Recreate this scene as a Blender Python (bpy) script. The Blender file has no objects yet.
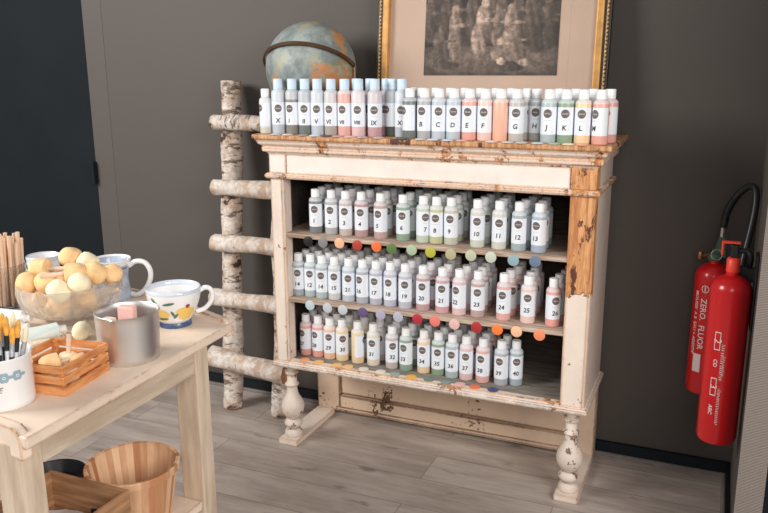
import bpy, bmesh, math, random
from mathutils import Vector, Matrix
random.seed(7)
PI = math.pi
SC = bpy.context.scene
COL = SC.collection

# ------------------------------------------------------------------ camera
cam_d = bpy.data.cameras.new('camera'); cam = bpy.data.objects.new('camera', cam_d); COL.objects.link(cam)
cam_d.sensor_width = 36; cam_d.lens = 36.90; cam_d.clip_start = 0.05
_r = Vector((0.91891, 0.39443, -0.00526)); _u = Vector((-0.08899, 0.22028, 0.97137)); _f = Vector((-0.38429, 0.89213, -0.23752))
_m = Matrix((( _r.x, _u.x, -_f.x, 1.4284), (_r.y, _u.y, -_f.y, -2.6888), (_r.z, _u.z, -_f.z, 1.3727), (0, 0, 0, 1)))
cam.matrix_world = _m
SC.camera = cam

# ------------------------------------------------------------------ world, lights, exposure
w = bpy.data.worlds.new('world'); SC.world = w; w.use_nodes = True
w.node_tree.nodes['Background'].inputs[0].default_value = (0.93, 0.96, 1.0, 1)
w.node_tree.nodes['Background'].inputs[1].default_value = 0.24

def area(name, loc, target, sx, sy, power, col):
    d = bpy.data.lights.new(name, 'AREA'); d.shape = 'RECTANGLE'; d.size = sx; d.size_y = sy; d.energy = power; d.color = col
    o = bpy.data.objects.new(name, d); COL.objects.link(o); o.location = loc
    o.rotation_euler = (Vector(target) - Vector(loc)).to_track_quat('-Z', 'Y').to_euler()
    return o
area('window_daylight', (-2.1, -2.8, 2.5), (0.4, -0.4, 0.6), 1.5, 1.4, 118, (1.0, 0.97, 0.93))
area('shop_daylight', (3.3, -2.9, 2.2), (0.6, -0.8, 0.4), 1.5, 1.4, 88, (1.0, 0.94, 0.88))
area('front_fill', (2.4, -5.4, 2.6), (0.6, 0.0, 0.5), 2.2, 1.4, 52, (1.0, 0.97, 0.93))  # fill lamp added behind the camera, stands for no known source
SC.view_settings.view_transform = 'Standard'
SC.view_settings.look = 'None'
SC.view_settings.exposure = 0.0
SC.view_settings.gamma = 1.0
SC.view_settings.use_curve_mapping = False

# ------------------------------------------------------------------ materials
def nt(name):
    m = bpy.data.materials.new(name); m.use_nodes = True
    t = m.node_tree; b = t.nodes['Principled BSDF']
    return m, t, b
def N(t, ty, **kw):
    n = t.nodes.new(ty)
    for k, v in kw.items(): setattr(n, k, v)
    return n
def mth(t, op, a, b=None, c=None, clamp=False):
    n = N(t, 'ShaderNodeMath', operation=op, use_clamp=clamp)
    for i, v in enumerate((a, b, c)):
        if v is None: continue
        if isinstance(v, (int, float)): n.inputs[i].default_value = v
        else: t.links.new(v, n.inputs[i])
    return n.outputs[0]
def mixc(t, fac, a, b):
    n = N(t, 'ShaderNodeMix', data_type='RGBA')
    for i, v in ((0, fac), (6, a), (7, b)):
        if isinstance(v, (int, float)): n.inputs[i].default_value = v
        elif isinstance(v, tuple): n.inputs[i].default_value = (*v[:3], 1)
        else: t.links.new(v, n.inputs[i])
    return n.outputs[2]
def noise(t, vec, scale, detail=4, rough=0.55, stretch=None):
    if stretch:
        mp = N(t, 'ShaderNodeMapping'); mp.inputs['Scale'].default_value = stretch; t.links.new(vec, mp.inputs[0]); vec = mp.outputs[0]
    n = N(t, 'ShaderNodeTexNoise'); n.inputs['Scale'].default_value = scale; n.inputs['Detail'].default_value = detail
    n.inputs['Roughness'].default_value = rough
    t.links.new(vec, n.inputs['Vector'])
    return n.outputs['Fac']
def smooth(t, v, lo, hi):
    n = N(t, 'ShaderNodeMapRange', interpolation_type='SMOOTHSTEP')
    n.inputs[1].default_value = lo; n.inputs[2].default_value = hi
    t.links.new(v, n.inputs[0]); return n.outputs[0]
def oc(t): return N(t, 'ShaderNodeTexCoord').outputs['Object']
def bump(t, b, h, strength=0.3, dist=0.002):
    n = N(t, 'ShaderNodeBump'); n.inputs['Strength'].default_value = strength; n.inputs['Distance'].default_value = dist
    t.links.new(h, n.inputs['Height']); t.links.new(n.outputs[0], b.inputs['Normal'])

def plain(name, col, rough=0.5, metal=0.0, var=0.0, scale=20, spec=None, trans=0.0, ior=1.45, sub=0.0, coat=0.0):
    m, t, b = nt(name)
    b.inputs['Roughness'].default_value = rough; b.inputs['Metallic'].default_value = metal
    b.inputs['Transmission Weight'].default_value = trans; b.inputs['IOR'].default_value = ior
    b.inputs['Coat Weight'].default_value = coat
    if spec is not None: b.inputs['Specular IOR Level'].default_value = spec
    if sub:
        b.inputs['Subsurface Weight'].default_value = sub; b.inputs['Subsurface Radius'].default_value = (.01, .008, .006)
    if var:
        f = noise(t, oc(t), scale, 5)
        f = smooth(t, f, 0.3, 0.7)
        c = mixc(t, f, tuple(x * (1 - var) for x in col), tuple(min(1, x * (1 + var)) for x in col))
        t.links.new(c, b.inputs['Base Color'])
    else: b.inputs['Base Color'].default_value = (*col, 1)
    return m

def wood(name, c1, c2, stretch=(4, 40, 40), rough=0.6, scale=3.0, bmp=0.2):
    m, t, b = nt(name); v = oc(t)
    f = noise(t, v, scale, 8, 0.6, stretch); f2 = noise(t, v, scale * 0.5, 3)
    f = smooth(t, mth(t, 'ADD', mth(t, 'MULTIPLY', f, 0.7), mth(t, 'MULTIPLY', f2, 0.3)), 0.36, 0.64)
    t.links.new(mixc(t, f, c1, c2), b.inputs['Base Color']); b.inputs['Roughness'].default_value = rough
    bump(t, b, f, bmp, 0.001)
    return m

def chippy(name, paint, bare=0.0, edge=2.2, zbare=None, dirt=0.12, wood_c=((0.44, 0.17, 0.06), (0.72, 0.38, 0.17)), dark=(0.07, 0.03, 0.015), scale=7.0, xlim=None):
    """old cream paint chipped down to orange pine along edges and in patches"""
    m, t, b = nt(name); v = oc(t)
    n1 = noise(t, v, scale, 7, 0.62, (1, 1, 0.55)); n2 = noise(t, v, 70, 4, 0.6)
    bv = N(t, 'ShaderNodeBevel', samples=4); bv.inputs['Radius'].default_value = 0.009
    ge = N(t, 'ShaderNodeNewGeometry')
    dt = N(t, 'ShaderNodeVectorMath', operation='DOT_PRODUCT')
    t.links.new(bv.outputs[0], dt.inputs[0]); t.links.new(ge.outputs['Normal'], dt.inputs[1])
    e = mth(t, 'SUBTRACT', 1.0, dt.outputs['Value'])
    e = mth(t, 'MULTIPLY', e, edge * 1.5)
    s = mth(t, 'ADD', mth(t, 'MULTIPLY', n1, 0.76), mth(t, 'MULTIPLY', n2, 0.34))
    s = mth(t, 'ADD', s, e)
    s = mth(t, 'ADD', s, bare)
    if zbare is not None:
        sp = N(t, 'ShaderNodeSeparateXYZ'); t.links.new(v, sp.inputs[0])
        z = smooth(t, sp.outputs[2], zbare - 0.10, zbare + 0.06)
        s = mth(t, 'ADD', s, mth(t, 'MULTIPLY', z, 0.55))
    mask = smooth(t, s, 0.70, 0.715)
    rim = mth(t, 'SUBTRACT', smooth(t, s, 0.690, 0.702), smooth(t, s, 0.716, 0.735))
    g = noise(t, v, 4, 8, 0.65, (30, 30, 3))
    wc = mixc(t, smooth(t, g, 0.35, 0.65), wood_c[0], wood_c[1])
    n3 = noise(t, v, 16, 6, 0.7, (1.3, 1.3, 0.7))
    wc = mixc(t, smooth(t, n3, 0.57, 0.62), wc, (0.10, 0.035, 0.02))
    pc = mixc(t, smooth(t, noise(t, v, 10, 6, 0.65), 0.35, 0.75), paint, tuple(x * (1 - dirt) for x in paint))
    c = mixc(t, mask, pc, wc)
    c = mixc(t, mth(t, 'MULTIPLY', rim, 0.85), c, dark)
    t.links.new(c, b.inputs['Base Color']); b.inputs['Roughness'].default_value = 0.55
    bump(t, b, mth(t, 'SUBTRACT', 1.0, mask), 0.5, 0.0012)
    return m

M = {}
# walls
def wallpaint(name, col, rib=False):
    m, t, b = nt(name); v = oc(t)
    f = noise(t, v, 90, 4, 0.6); f2 = noise(t, v, 1.5, 3)
    t.links.new(mixc(t, f2, tuple(x * .94 for x in col), tuple(x * 1.06 for x in col)), b.inputs['Base Color'])
    b.inputs['Roughness'].default_value = 0.62
    if rib:
        wv = N(t, 'ShaderNodeTexWave', wave_type='BANDS', bands_direction='Z'); wv.inputs['Scale'].default_value = 75
        wv.inputs['Distortion'].default_value = 1.2; wv.inputs['Detail'].default_value = 2
        t.links.new(v, wv.inputs['Vector']); bump(t, b, wv.outputs['Fac'], 0.5, 0.002)
        t.links.new(mixc(t, wv.outputs['Fac'], tuple(x * .86 for x in col), tuple(x * 1.1 for x in col)), b.inputs['Base Color'])
    else: bump(t, b, f, 0.12, 0.001)
    return m
M['wall'] = wallpaint('wall_paint', (0.084, 0.071, 0.062))
M['casing'] = wallpaint('casing_paint', (0.088, 0.075, 0.067))
M['rib'] = wallpaint('ribbed_covering', (0.20, 0.17, 0.15), True)
M['navy'] = plain('dark_navy', (0.0075, 0.011, 0.0145), 0.75, var=0.1, scale=3, spec=0.25)
M['base'] = plain('baseboard_dark', (0.008, 0.012, 0.017), 0.5, spec=0.3)
M['trimgrey'] = plain('floor_trim', (0.20, 0.175, 0.16), 0.5, var=.1)

def floor_mat():
    m, t, b = nt('floor_planks'); v = oc(t)
    br = N(t, 'ShaderNodeTexBrick'); br.offset = 0.37; br.offset_frequency = 2; br.squash = 1
    br.inputs['Scale'].default_value = 1.0; br.inputs['Brick Width'].default_value = 1.22; br.inputs['Row Height'].default_value = 0.171
    br.inputs['Mortar Size'].default_value = 0.0014; br.inputs['Mortar Smooth'].default_value = 0.0; br.inputs['Bias'].default_value = 0
    br.inputs['Color1'].default_value = (0, 0, 0, 1); br.inputs['Color2'].default_value = (1, 1, 1, 1); br.inputs['Mortar'].default_value = (0.5, 0.5, 0.5, 1)
    mp = N(t, 'ShaderNodeMapping'); mp.inputs['Location'].default_value = (0.19, 0.072, 0); t.links.new(v, mp.inputs[0]); t.links.new(mp.outputs[0], br.inputs['Vector'])
    # shift the grain for each plank by its own tone
    off = N(t, 'ShaderNodeVectorMath', operation='SCALE'); off.inputs['Scale'].default_value = 7.0
    t.links.new(br.outputs['Color'], off.inputs[0])
    ad = N(t, 'ShaderNodeVectorMath', operation='ADD'); t.links.new(v, ad.inputs[0]); t.links.new(off.outputs[0], ad.inputs[1])
    g = noise(t, ad.outputs[0], 2.2, 9, 0.68, (1.4, 9, 1)); g2 = noise(t, ad.outputs[0], 2.0, 6, 0.65, (1.2, 5, 1))
    g3 = noise(t, ad.outputs[0], 6, 4, 0.5, (1, 2.6, 1))
    f = mth(t, 'ADD', mth(t, 'MULTIPLY', g, 0.55), mth(t, 'MULTIPLY', g2, 0.45))
    c = mixc(t, smooth(t, f, 0.34, 0.66), (0.33, 0.265, 0.228), (0.56, 0.49, 0.44))
    c = mixc(t, mth(t, 'MULTIPLY', br.outputs['Color'], 0.16), c, (0.40, 0.35, 0.32))
    c = mixc(t, mth(t, 'MULTIPLY', smooth(t, g3, 0.63, 0.76), 0.6), c, (0.10, 0.075, 0.065))
    c = mixc(t, mth(t, 'MULTIPLY', br.outputs['Fac'], 0.55), c, (0.05, 0.04, 0.035))
    t.links.new(c, b.inputs['Base Color']); b.inputs['Roughness'].default_value = 0.42
    bump(t, b, g, 0.08, 0.001)
    return m
M['floor'] = floor_mat()

CREAM = (0.80, 0.69, 0.60)
M['paint'] = chippy('chipped_cream_paint', CREAM, bare=0.0)
M['paintheavy'] = chippy('chipped_cream_paint_worn', CREAM, bare=0.085, edge=2.5, scale=12)
M['paintfascia'] = chippy('chipped_cream_paint_frieze', (0.83, 0.76, 0.70), bare=-0.03, edge=3.0, scale=5)
M['postbare'] = chippy('bare_pine_post', CREAM, bare=0.0, edge=1.6, zbare=0.73, scale=6)
M['panelpaint'] = chippy('yellowed_cream_paint', (0.76, 0.57, 0.42), bare=0.015, edge=4.5, scale=5, wood_c=((0.10, 0.045, 0.025), (0.24, 0.12, 0.07)))
M['legpaint'] = chippy('crazed_cream_paint', CREAM, bare=0.055, edge=1.2, scale=30, wood_c=((0.16, 0.09, 0.06), (0.42, 0.24, 0.14)))
M['plinthpaint'] = chippy('chipped_plinth_paint', (0.84, 0.75, 0.68), bare=0.03, edge=1.6, scale=12, wood_c=((0.25, 0.11, 0.05), (0.60, 0.30, 0.14)))
M['topwood'] = chippy('worn_top_wood', (0.78, 0.62, 0.48), bare=0.30, edge=1.0, scale=9, wood_c=((0.38, 0.17, 0.07), (0.66, 0.38, 0.19)))
M['inside'] = wood('dark_inside_wood', (0.035, 0.026, 0.022), (0.075, 0.058, 0.048), rough=.8)
M['shelfwood'] = wood('shelf_wood', (0.30, 0.20, 0.14), (0.62, 0.50, 0.41), stretch=(3, 30, 30))
M['blockwood'] = chippy('corner_block_pine', CREAM, bare=0.36, edge=0.6, scale=9)
M['bottomwood'] = wood('cabinet_bottom_wood', (0.13, 0.11, 0.09), (0.30, 0.27, 0.23), stretch=(3, 20, 20))

def basket_mat():
    m, t, b = nt('basket_splint'); v = oc(t); sp = N(t, 'ShaderNodeSeparateXYZ'); t.links.new(v, sp.inputs[0])
    an = mth(t, 'FLOOR', mth(t, 'MULTIPLY', mth(t, 'ARCTAN2', sp.outputs[1], sp.outputs[0]), 36 / (2 * PI)))
    wn = N(t, 'ShaderNodeTexWhiteNoise', noise_dimensions='1D'); t.links.new(an, wn.inputs['W'])
    g = noise(t, v, 3, 8, 0.6, (26, 26, 2))
    f = mth(t, 'ADD', mth(t, 'MULTIPLY', wn.outputs['Value'], 0.6), mth(t, 'MULTIPLY', g, 0.5))
    t.links.new(mixc(t, smooth(t, f, 0.2, 0.9), (0.48, 0.22, 0.10), (0.88, 0.60, 0.38)), b.inputs['Base Color']); b.inputs['Roughness'].default_value = .6
    return m
def bottle_mat():
    m, t, b = nt('bottle_plastic'); oi = N(t, 'ShaderNodeObjectInfo')
    sp = N(t, 'ShaderNodeSeparateXYZ'); t.links.new(oc(t), sp.inputs[0])
    lvl = mth(t, 'MULTIPLY', oi.outputs['Alpha'], 0.2)
    d = mth(t, 'SUBTRACT', sp.outputs[2], lvl)
    f = smooth(t, d, -0.0015, 0.0015)
    c = mixc(t, mth(t, 'MULTIPLY', f, 0.62), oi.outputs['Color'], (0.70, 0.74, 0.79))
    t.links.new(c, b.inputs['Base Color']); b.inputs['Roughness'].default_value = 0.32
    b.inputs['Specular IOR Level'].default_value = 0.4
    return m
M['bottle'] = bottle_mat()
M['cap'] = plain('white_cap', (0.86, 0.87, 0.89), 0.4)
M['bluecap'] = plain('pale_blue_cap', (0.60, 0.74, 0.88), 0.4)
def label_mat():
    m, t, b = nt('bottle_label')
    uv = N(t, 'ShaderNodeUVMap'); sp = N(t, 'ShaderNodeSeparateXYZ'); t.links.new(uv.outputs[0], sp.inputs[0])
    # uv in metres from the label centre: x along the arc, y up
    x, y = sp.outputs[0], sp.outputs[1]
    yy = mth(t, 'SUBTRACT', y, 0.016)
    r = mth(t, 'SQRT', mth(t, 'ADD', mth(t, 'MULTIPLY', x, x), mth(t, 'MULTIPLY', yy, yy)))
    disc = mth(t, 'LESS_THAN', r, 0.0126)
    # three ring letters across the emblem
    xr = mth(t, 'SUBTRACT', mth(t, 'PINGPONG', mth(t, 'ADD', x, 0.0088), 0.0022), 0.0)
    band = mth(t, 'LESS_THAN', mth(t, 'ABSOLUTE', yy), 0.0021)
    inner = mth(t, 'LESS_THAN', mth(t, 'ABSOLUTE', x), 0.0088)
    rr = mth(t, 'SQRT', mth(t, 'ADD', mth(t, 'MULTIPLY', mth(t, 'SUBTRACT', xr, 0.0022), mth(t, 'SUBTRACT', xr, 0.0022)), mth(t, 'MULTIPLY', yy, yy)))
    ring = mth(t, 'MULTIPLY', mth(t, 'LESS_THAN', rr, 0.0020), mth(t, 'GREATER_THAN', rr, 0.0010))
    lett = mth(t, 'MULTIPLY', mth(t, 'MULTIPLY', band, inner), ring)
    ln = mth(t, 'MULTIPLY', mth(t, 'LESS_THAN', mth(t, 'ABSOLUTE', mth(t, 'ADD', y, 0.004)), 0.0005), mth(t, 'LESS_THAN', mth(t, 'ABSOLUTE', x), 0.011))
    ln2 = mth(t, 'MULTIPLY', mth(t, 'LESS_THAN', mth(t, 'ABSOLUTE', mth(t, 'ADD', y, 0.0025)), 0.0004), mth(t, 'LESS_THAN', mth(t, 'ABSOLUTE', x), 0.007))
    c = mixc(t, mth(t, 'MULTIPLY', ln, 0.5), (0.78, 0.825, 0.89), (0.35, 0.35, 0.36))
    c = mixc(t, mth(t, 'MULTIPLY', ln2, 0.4), c, (0.35, 0.35, 0.36))
    c = mixc(t, disc, c, (0.135, 0.108, 0.100))
    c = mixc(t, lett, c, (0.55, 0.53, 0.52))
    t.links.new(c, b.inputs['Base Color']); b.inputs['Roughness'].default_value = 0.45
    return m
M['label'] = label_mat()
M['ink'] = plain('black_marker', (0.03, 0.03, 0.04), 0.6)

def disc_mat():
    m, t, b = nt('swatch_paint'); oi = N(t, 'ShaderNodeObjectInfo'); t.links.new(oi.outputs['Color'], b.inputs['Base Color'])
    b.inputs['Roughness'].default_value = 0.45; return m
M['disc'] = disc_mat()

def birch_mat(name, dark=0.0):
    m, t, b = nt(name); v = oc(t)
    a = noise(t, v, 5, 8, 0.7, (3, 3, 9)); c_ = noise(t, v, 9, 6, 0.7, (1.2, 1.2, 1.6)); d = noise(t, v, 60, 4, 0.6)
    c = mixc(t, smooth(t, d, 0.3, 0.7), (0.55, 0.47, 0.41), (0.78, 0.72, 0.66))
    c = mixc(t, smooth(t, c_, 0.46, 0.60), c, (0.50, 0.36, 0.27))
    c = mixc(t, smooth(t, mth(t, 'ADD', a, dark), 0.585, 0.66), c, (0.17, 0.12, 0.09))
    c = mixc(t, smooth(t, mth(t, 'ADD', c_, dark), 0.66, 0.70), c, (0.05, 0.035, 0.03))
    t.links.new(c, b.inputs['Base Color']); b.inputs['Roughness'].default_value = 0.8
    bump(t, b, mth(t, 'ADD', a, d), 0.5, 0.003)
    return m
M['birch'] = birch_mat('birch_bark'); M['birchdark'] = birch_mat('birch_bark_rough', 0.07)
M['cutwood'] = wood('sawn_birch_end', (0.50, 0.25, 0.12), (0.72, 0.45, 0.27), stretch=(10, 10, 10))
M['gold'] = plain('gilt_moulding', (0.58, 0.31, 0.10), 0.5, 0.35, var=.15, scale=30)
M['frame_dark'] = plain('dark_frame_edge', (0.045, 0.028, 0.018), 0.45, 0.1)
M['bead'] = plain('gilt_rope', (0.62, 0.45, 0.24), 0.4, 0.4)
M['mat'] = plain('picture_mount', (0.60, 0.44, 0.34), 0.8, var=0.05, scale=4)
def attr_mat(name, rough=0.7):
    m, t, b = nt(name); a = N(t, 'ShaderNodeAttribute'); a.attribute_name = 'Col'
    v = oc(t); f = noise(t, v, 45, 8, 0.75)
    c = mixc(t, mth(t, 'MULTIPLY', smooth(t, f, 0.40, 0.60), 0.6), a.outputs['Color'], (0.03, 0.022, 0.018))
    t.links.new(c, b.inputs['Base Color']); b.inputs['Roughness'].default_value = rough
    return m
M['print'] = attr_mat('engraving_print')
def pane_mat():
    m = bpy.data.materials.new('picture_glass'); m.use_nodes = True; t = m.node_tree; t.nodes.clear()
    o = N(t, 'ShaderNodeOutputMaterial'); mx = N(t, 'ShaderNodeMixShader'); tr = N(t, 'ShaderNodeBsdfTransparent'); gl = N(t, 'ShaderNodeBsdfGlossy')
    gl.inputs['Roughness'].default_value = 0.03; mx.inputs[0].default_value = 0.045
    t.links.new(tr.outputs[0], mx.inputs[1]); t.links.new(gl.outputs[0], mx.inputs[2]); t.links.new(mx.outputs[0], o.inputs[0]); return m
M['pane'] = pane_mat()
def globe_mat():
    m, t, b = nt('faded_globe_map'); v = oc(t)
    a = noise(t, v, 7.0, 7, 0.6); d = noise(t, v, 14, 6, 0.7); e = noise(t, v, 5, 4, 0.5, (1, 1, 1.4))
    c = mixc(t, smooth(t, d, 0.35, 0.7), (0.17, 0.205, 0.20), (0.40, 0.44, 0.43))
    land = smooth(t, a, 0.50, 0.54)
    lc = mixc(t, smooth(t, e, 0.44, 0.58), (0.20, 0.23, 0.13), (0.56, 0.22, 0.07))
    lc = mixc(t, smooth(t, d, 0.5, 0.62), lc, (0.34, 0.36, 0.28))
    c = mixc(t, land, c, lc)
    t.links.new(c, b.inputs['Base Color']); b.inputs['Roughness'].default_value = 0.5
    return m
M['globe'] = globe_mat()
M['brass'] = plain('tarnished_brass', (0.12, 0.065, 0.035), 0.45, 0.6, var=.2)
M['wire'] = plain('brass_wire', (0.42, 0.30, 0.18), 0.4, 0.7)
M['red'] = plain('extinguisher_red', (0.58, 0.008, 0.012), 0.28, coat=0.3)
M['blackr'] = plain('black_rubber', (0.012, 0.013, 0.015), 0.4)
M['green'] = plain('green_tag', (0.045, 0.10, 0.065), 0.5)
M['brassv'] = plain('brass_valve', (0.35, 0.16, 0.07), 0.35, 0.8)
M['whiteprint'] = plain('white_print', (0.75, 0.62, 0.60), 0.5)
M['chrome'] = plain('chrome', (0.6, 0.6, 0.6), 0.25, 1.0)
M['orangered'] = plain('orange_seal', (0.85, 0.06, 0.03), 0.4)

M['tabletop'] = chippy('scrubbed_tabletop', (0.86, 0.70, 0.57), bare=-0.01, edge=1.2, dirt=0.16, wood_c=((0.45, 0.25, 0.13), (0.66, 0.43, 0.27)), scale=8)
M['tableframe'] = wood('limed_wood', (0.47, 0.36, 0.26), (0.68, 0.56, 0.43), stretch=(20, 20, 2.5), scale=2)
M['tableapron'] = wood('limed_wood_rail', (0.45, 0.35, 0.26), (0.66, 0.55, 0.43), stretch=(20, 2.5, 20), scale=2)
M['crate'] = wood('orange_crate_wood', (0.50, 0.17, 0.05), (0.80, 0.37, 0.14), stretch=(5, 5, 30), scale=3)
M['basket'] = basket_mat()
M['box'] = wood('brown_box_wood', (0.30, 0.15, 0.07), (0.52, 0.29, 0.15), stretch=(3, 3, 30), scale=3)
M['sponge'] = plain('cream_sponge', (0.90, 0.60, 0.31), 0.9, var=0.10, scale=60, sub=0.1)
M['sponge2'] = plain('pale_sponge', (0.94, 0.82, 0.58), 0.9, var=0.08, scale=60, sub=0.1)
M['stick'] = wood('light_stick_wood', (0.70, 0.46, 0.30), (0.92, 0.70, 0.52), stretch=(20, 20, 2))
M['handlewood'] = plain('pale_handle_wood', (0.76, 0.58, 0.44), 0.6, var=.1)
M['porcelain'] = plain('white_porcelain', (0.85, 0.85, 0.86), 0.15, coat=0.3)
M['mugint'] = plain('blue_white_glaze', (0.62, 0.68, 0.77), 0.15, coat=0.3)
M['mugblue'] = plain('blue_grey_glaze', (0.45, 0.52, 0.64), 0.2, var=.25, scale=25)
M['navyglaze'] = plain('dark_blue_glaze', (0.06, 0.10, 0.20), 0.2, var=.4, scale=60)
M['yellow'] = plain('yellow_petal', (0.86, 0.58, 0.16), 0.25)
M['leaf'] = plain('green_leaf_glaze', (0.10, 0.20, 0.13), 0.25)
M['redbrown'] = plain('red_brown_glaze', (0.30, 0.06, 0.03), 0.25)
M['steel'] = plain('brushed_steel', (0.74, 0.72, 0.70), 0.42, 1.0, var=.06, scale=6)
M['glass'] = plain('clear_glass', (0.97, 0.97, 0.97), 0.03, trans=1.0, ior=1.45)
def cutglass():
    m, t, b = nt('cut_glass'); b.inputs['Roughness'].default_value = 0.05; b.inputs['Transmission Weight'].default_value = 1; b.inputs['IOR'].default_value = 1.45
    b.inputs['Base Color'].default_value = (.98, .98, .98, 1)
    out = [n for n in t.nodes if n.type == 'OUTPUT_MATERIAL'][0]
    mx = N(t, 'ShaderNodeMixShader'); df = N(t, 'ShaderNodeBsdfTranslucent'); df.inputs[0].default_value = (.9, .9, .9, 1); d2 = N(t, 'ShaderNodeBsdfDiffuse'); d2.inputs[0].default_value = (.85, .84, .82, 1)
    m2 = N(t, 'ShaderNodeMixShader'); m2.inputs[0].default_value = .5; t.links.new(df.outputs[0], m2.inputs[1]); t.links.new(d2.outputs[0], m2.inputs[2])
    tr = N(t, 'ShaderNodeBsdfTransparent'); m3 = N(t, 'ShaderNodeMixShader'); m3.inputs[0].default_value = .45; t.links.new(b.outputs[0], m3.inputs[1]); t.links.new(tr.outputs[0], m3.inputs[2])
    mx.inputs[0].default_value = .16; t.links.new(m3.outputs[0], mx.inputs[1]); t.links.new(m2.outputs[0], mx.inputs[2]); t.links.new(mx.outputs[0], out.inputs[0]); return m
M['cutglass'] = cutglass()
M['pink'] = plain('pink_sponge', (0.86, 0.52, 0.47), 0.9, var=.08, scale=50)
M['pinkpale'] = plain('pale_pink_sponge', (0.88, 0.74, 0.68), 0.9, var=.08, scale=50)
M['bristle'] = plain('orange_bristle', (0.86, 0.42, 0.07), 0.6, var=.2, scale=90)
M['ferrule'] = plain('ferrule_metal', (0.62, 0.65, 0.68), 0.3, 0.7)
M['brushblack'] = plain('black_brush_handle', (0.02, 0.022, 0.025), 0.25)
M['brushwhite'] = plain('white_brush_handle', (0.70, 0.73, 0.74), 0.3)
M['mint'] = plain('pale_mint_plastic', (0.66, 0.74, 0.70), 0.4)
M['blueglaze'] = plain('blue_flower_glaze', (0.30, 0.42, 0.50), 0.25)
M['paper'] = plain('white_paper', (0.62, 0.60, 0.60), 0.7)
M['magazine'] = plain('dark_magazine', (0.10, 0.10, 0.12), 0.4, var=.5, scale=30)
M['black'] = plain('black_plastic', (0.010, 0.012, 0.016), 0.4)

# ------------------------------------------------------------------ mesh helpers
def box(bm, x0, x1, y0, y1, z0, z1, bev=0.0):
    b2 = bmesh.new(); bmesh.ops.create_cube(b2, size=1)
    for v in b2.verts: v.co = Vector(((x0 + x1) / 2 + v.co.x * (x1 - x0), (y0 + y1) / 2 + v.co.y * (y1 - y0), (z0 + z1) / 2 + v.co.z * (z1 - z0)))
    if bev: bmesh.ops.bevel(b2, geom=b2.edges[:], offset=bev, segments=2, affect='EDGES', profile=0.5)
    me = bpy.data.meshes.new('t'); b2.to_mesh(me); b2.free(); bm.from_mesh(me); bpy.data.meshes.remove(me)
def lathe(bm, prof, n=32, c=(0, 0), fn=None, mi=0):
    rings = []
    for r, z in prof:
        if r < 1e-5: rings.append([bm.verts.new((c[0], c[1], z))])
        else:
            ring = []
            for i in range(n):
                a = 2 * PI * i / n; rr = r * (fn(a, z, r) if fn else 1)
                ring.append(bm.verts.new((c[0] + rr * math.cos(a), c[1] + rr * math.sin(a), z)))
            rings.append(ring)
    for A, B in zip(rings, rings[1:]):
        for i in range(n):
            j = (i + 1) % n
            try:
                if len(A) == 1 and len(B) > 1: f = bm.faces.new((A[0], B[i], B[j]))
                elif len(B) == 1 and len(A) > 1: f = bm.faces.new((A[i], A[j], B[0]))
                elif len(A) > 1: f = bm.faces.new((A[i], A[j], B[j], B[i]))
                f.material_index = mi
            except ValueError: pass
def tube(bm, pts, rad, n=12, cap=True):
    pts = [Vector(p) for p in pts]; rings = []; up = None
    for i, p in enumerate(pts):
        d = (pts[min(i + 1, len(pts) - 1)] - pts[max(i - 1, 0)]).normalized()
        if up is None: up = d.orthogonal().normalized()
        up = (up - d * up.dot(d)).normalized(); s = d.cross(up)
        r = rad(i / (len(pts) - 1)) if callable(rad) else rad
        rings.append([bm.verts.new(p + (up * math.cos(2 * PI * k / n) + s * math.sin(2 * PI * k / n)) * r) for k in range(n)])
    for A, B in zip(rings, rings[1:]):
        for k in range(n): bm.faces.new((A[k], A[(k + 1) % n], B[(k + 1) % n], B[k]))
    if cap: bm.faces.new(rings[0][::-1]); bm.faces.new(rings[-1])
def prism(bm, poly, axis, a0, a1):
    """extrude a 2D outline along axis ('x': outline in y,z; 'y': x,z; 'z': x,y)"""
    def P(p, a): return {'x': (a, p[0], p[1]), 'y': (p[0], a, p[1]), 'z': (p[0], p[1], a)}[axis]
    A = [bm.verts.new(P(p, a0)) for p in poly]; B = [bm.verts.new(P(p, a1)) for p in poly]
    n = len(poly)
    for i in range(n): bm.faces.new((A[i], A[(i + 1) % n], B[(i + 1) % n], B[i]))
    bm.faces.new(A[::-1]); bm.faces.new(B)
def spline(pts, n=24):
    pts = [Vector(p) for p in pts]; P = [pts[0] * 2 - pts[1]] + pts + [pts[-1] * 2 - pts[-2]]; out = []
    segs = len(pts) - 1; per = max(2, n // segs)
    for s in range(segs):
        p0, p1, p2, p3 = P[s:s + 4]
        for k in range(per):
            t = k / per
            out.append(0.5 * ((2 * p1) + (p2 - p0) * t + (2 * p0 - 5 * p1 + 4 * p2 - p3) * t * t + (3 * p1 - p0 - 3 * p2 + p3) * t ** 3))
    out.append(pts[-1]); return out
def obj(name, bm, m, parent=None, smooth_=False, kind=None, loc=None):
    bmesh.ops.recalc_face_normals(bm, faces=bm.faces[:])
    me = bpy.data.meshes.new(name); bm.to_mesh(me); bm.free()
    for x in (m if isinstance(m, (list, tuple)) else [m]): me.materials.append(x)
    if smooth_:
        for p in me.polygons: p.use_smooth = True
        try: me.set_sharp_from_angle(angle=math.radians(smooth_ if smooth_ is not True else 40))
        except Exception: pass
    o = bpy.data.objects.new(name, me); COL.objects.link(o)
    if parent: o.parent = parent
    if kind: o['kind'] = kind
    if loc: o.location = loc
    return o
def tag(o, label, cat, group=None):
    o['label'] = label; o['category'] = cat
    if group: o['group'] = group
    return o
def empty(name, loc, rz=0.0, rot=None):
    o = bpy.data.objects.new(name, None); o.empty_display_size = 0.05; COL.objects.link(o); o.location = loc
    o.rotation_euler = rot if rot else (0, 0, rz); return o
def struct(name, m, *boxes):
    bm = bmesh.new()
    for b in boxes: box(bm, *b)
    return obj(name, bm, m, kind='structure')
_tc = {}
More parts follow.
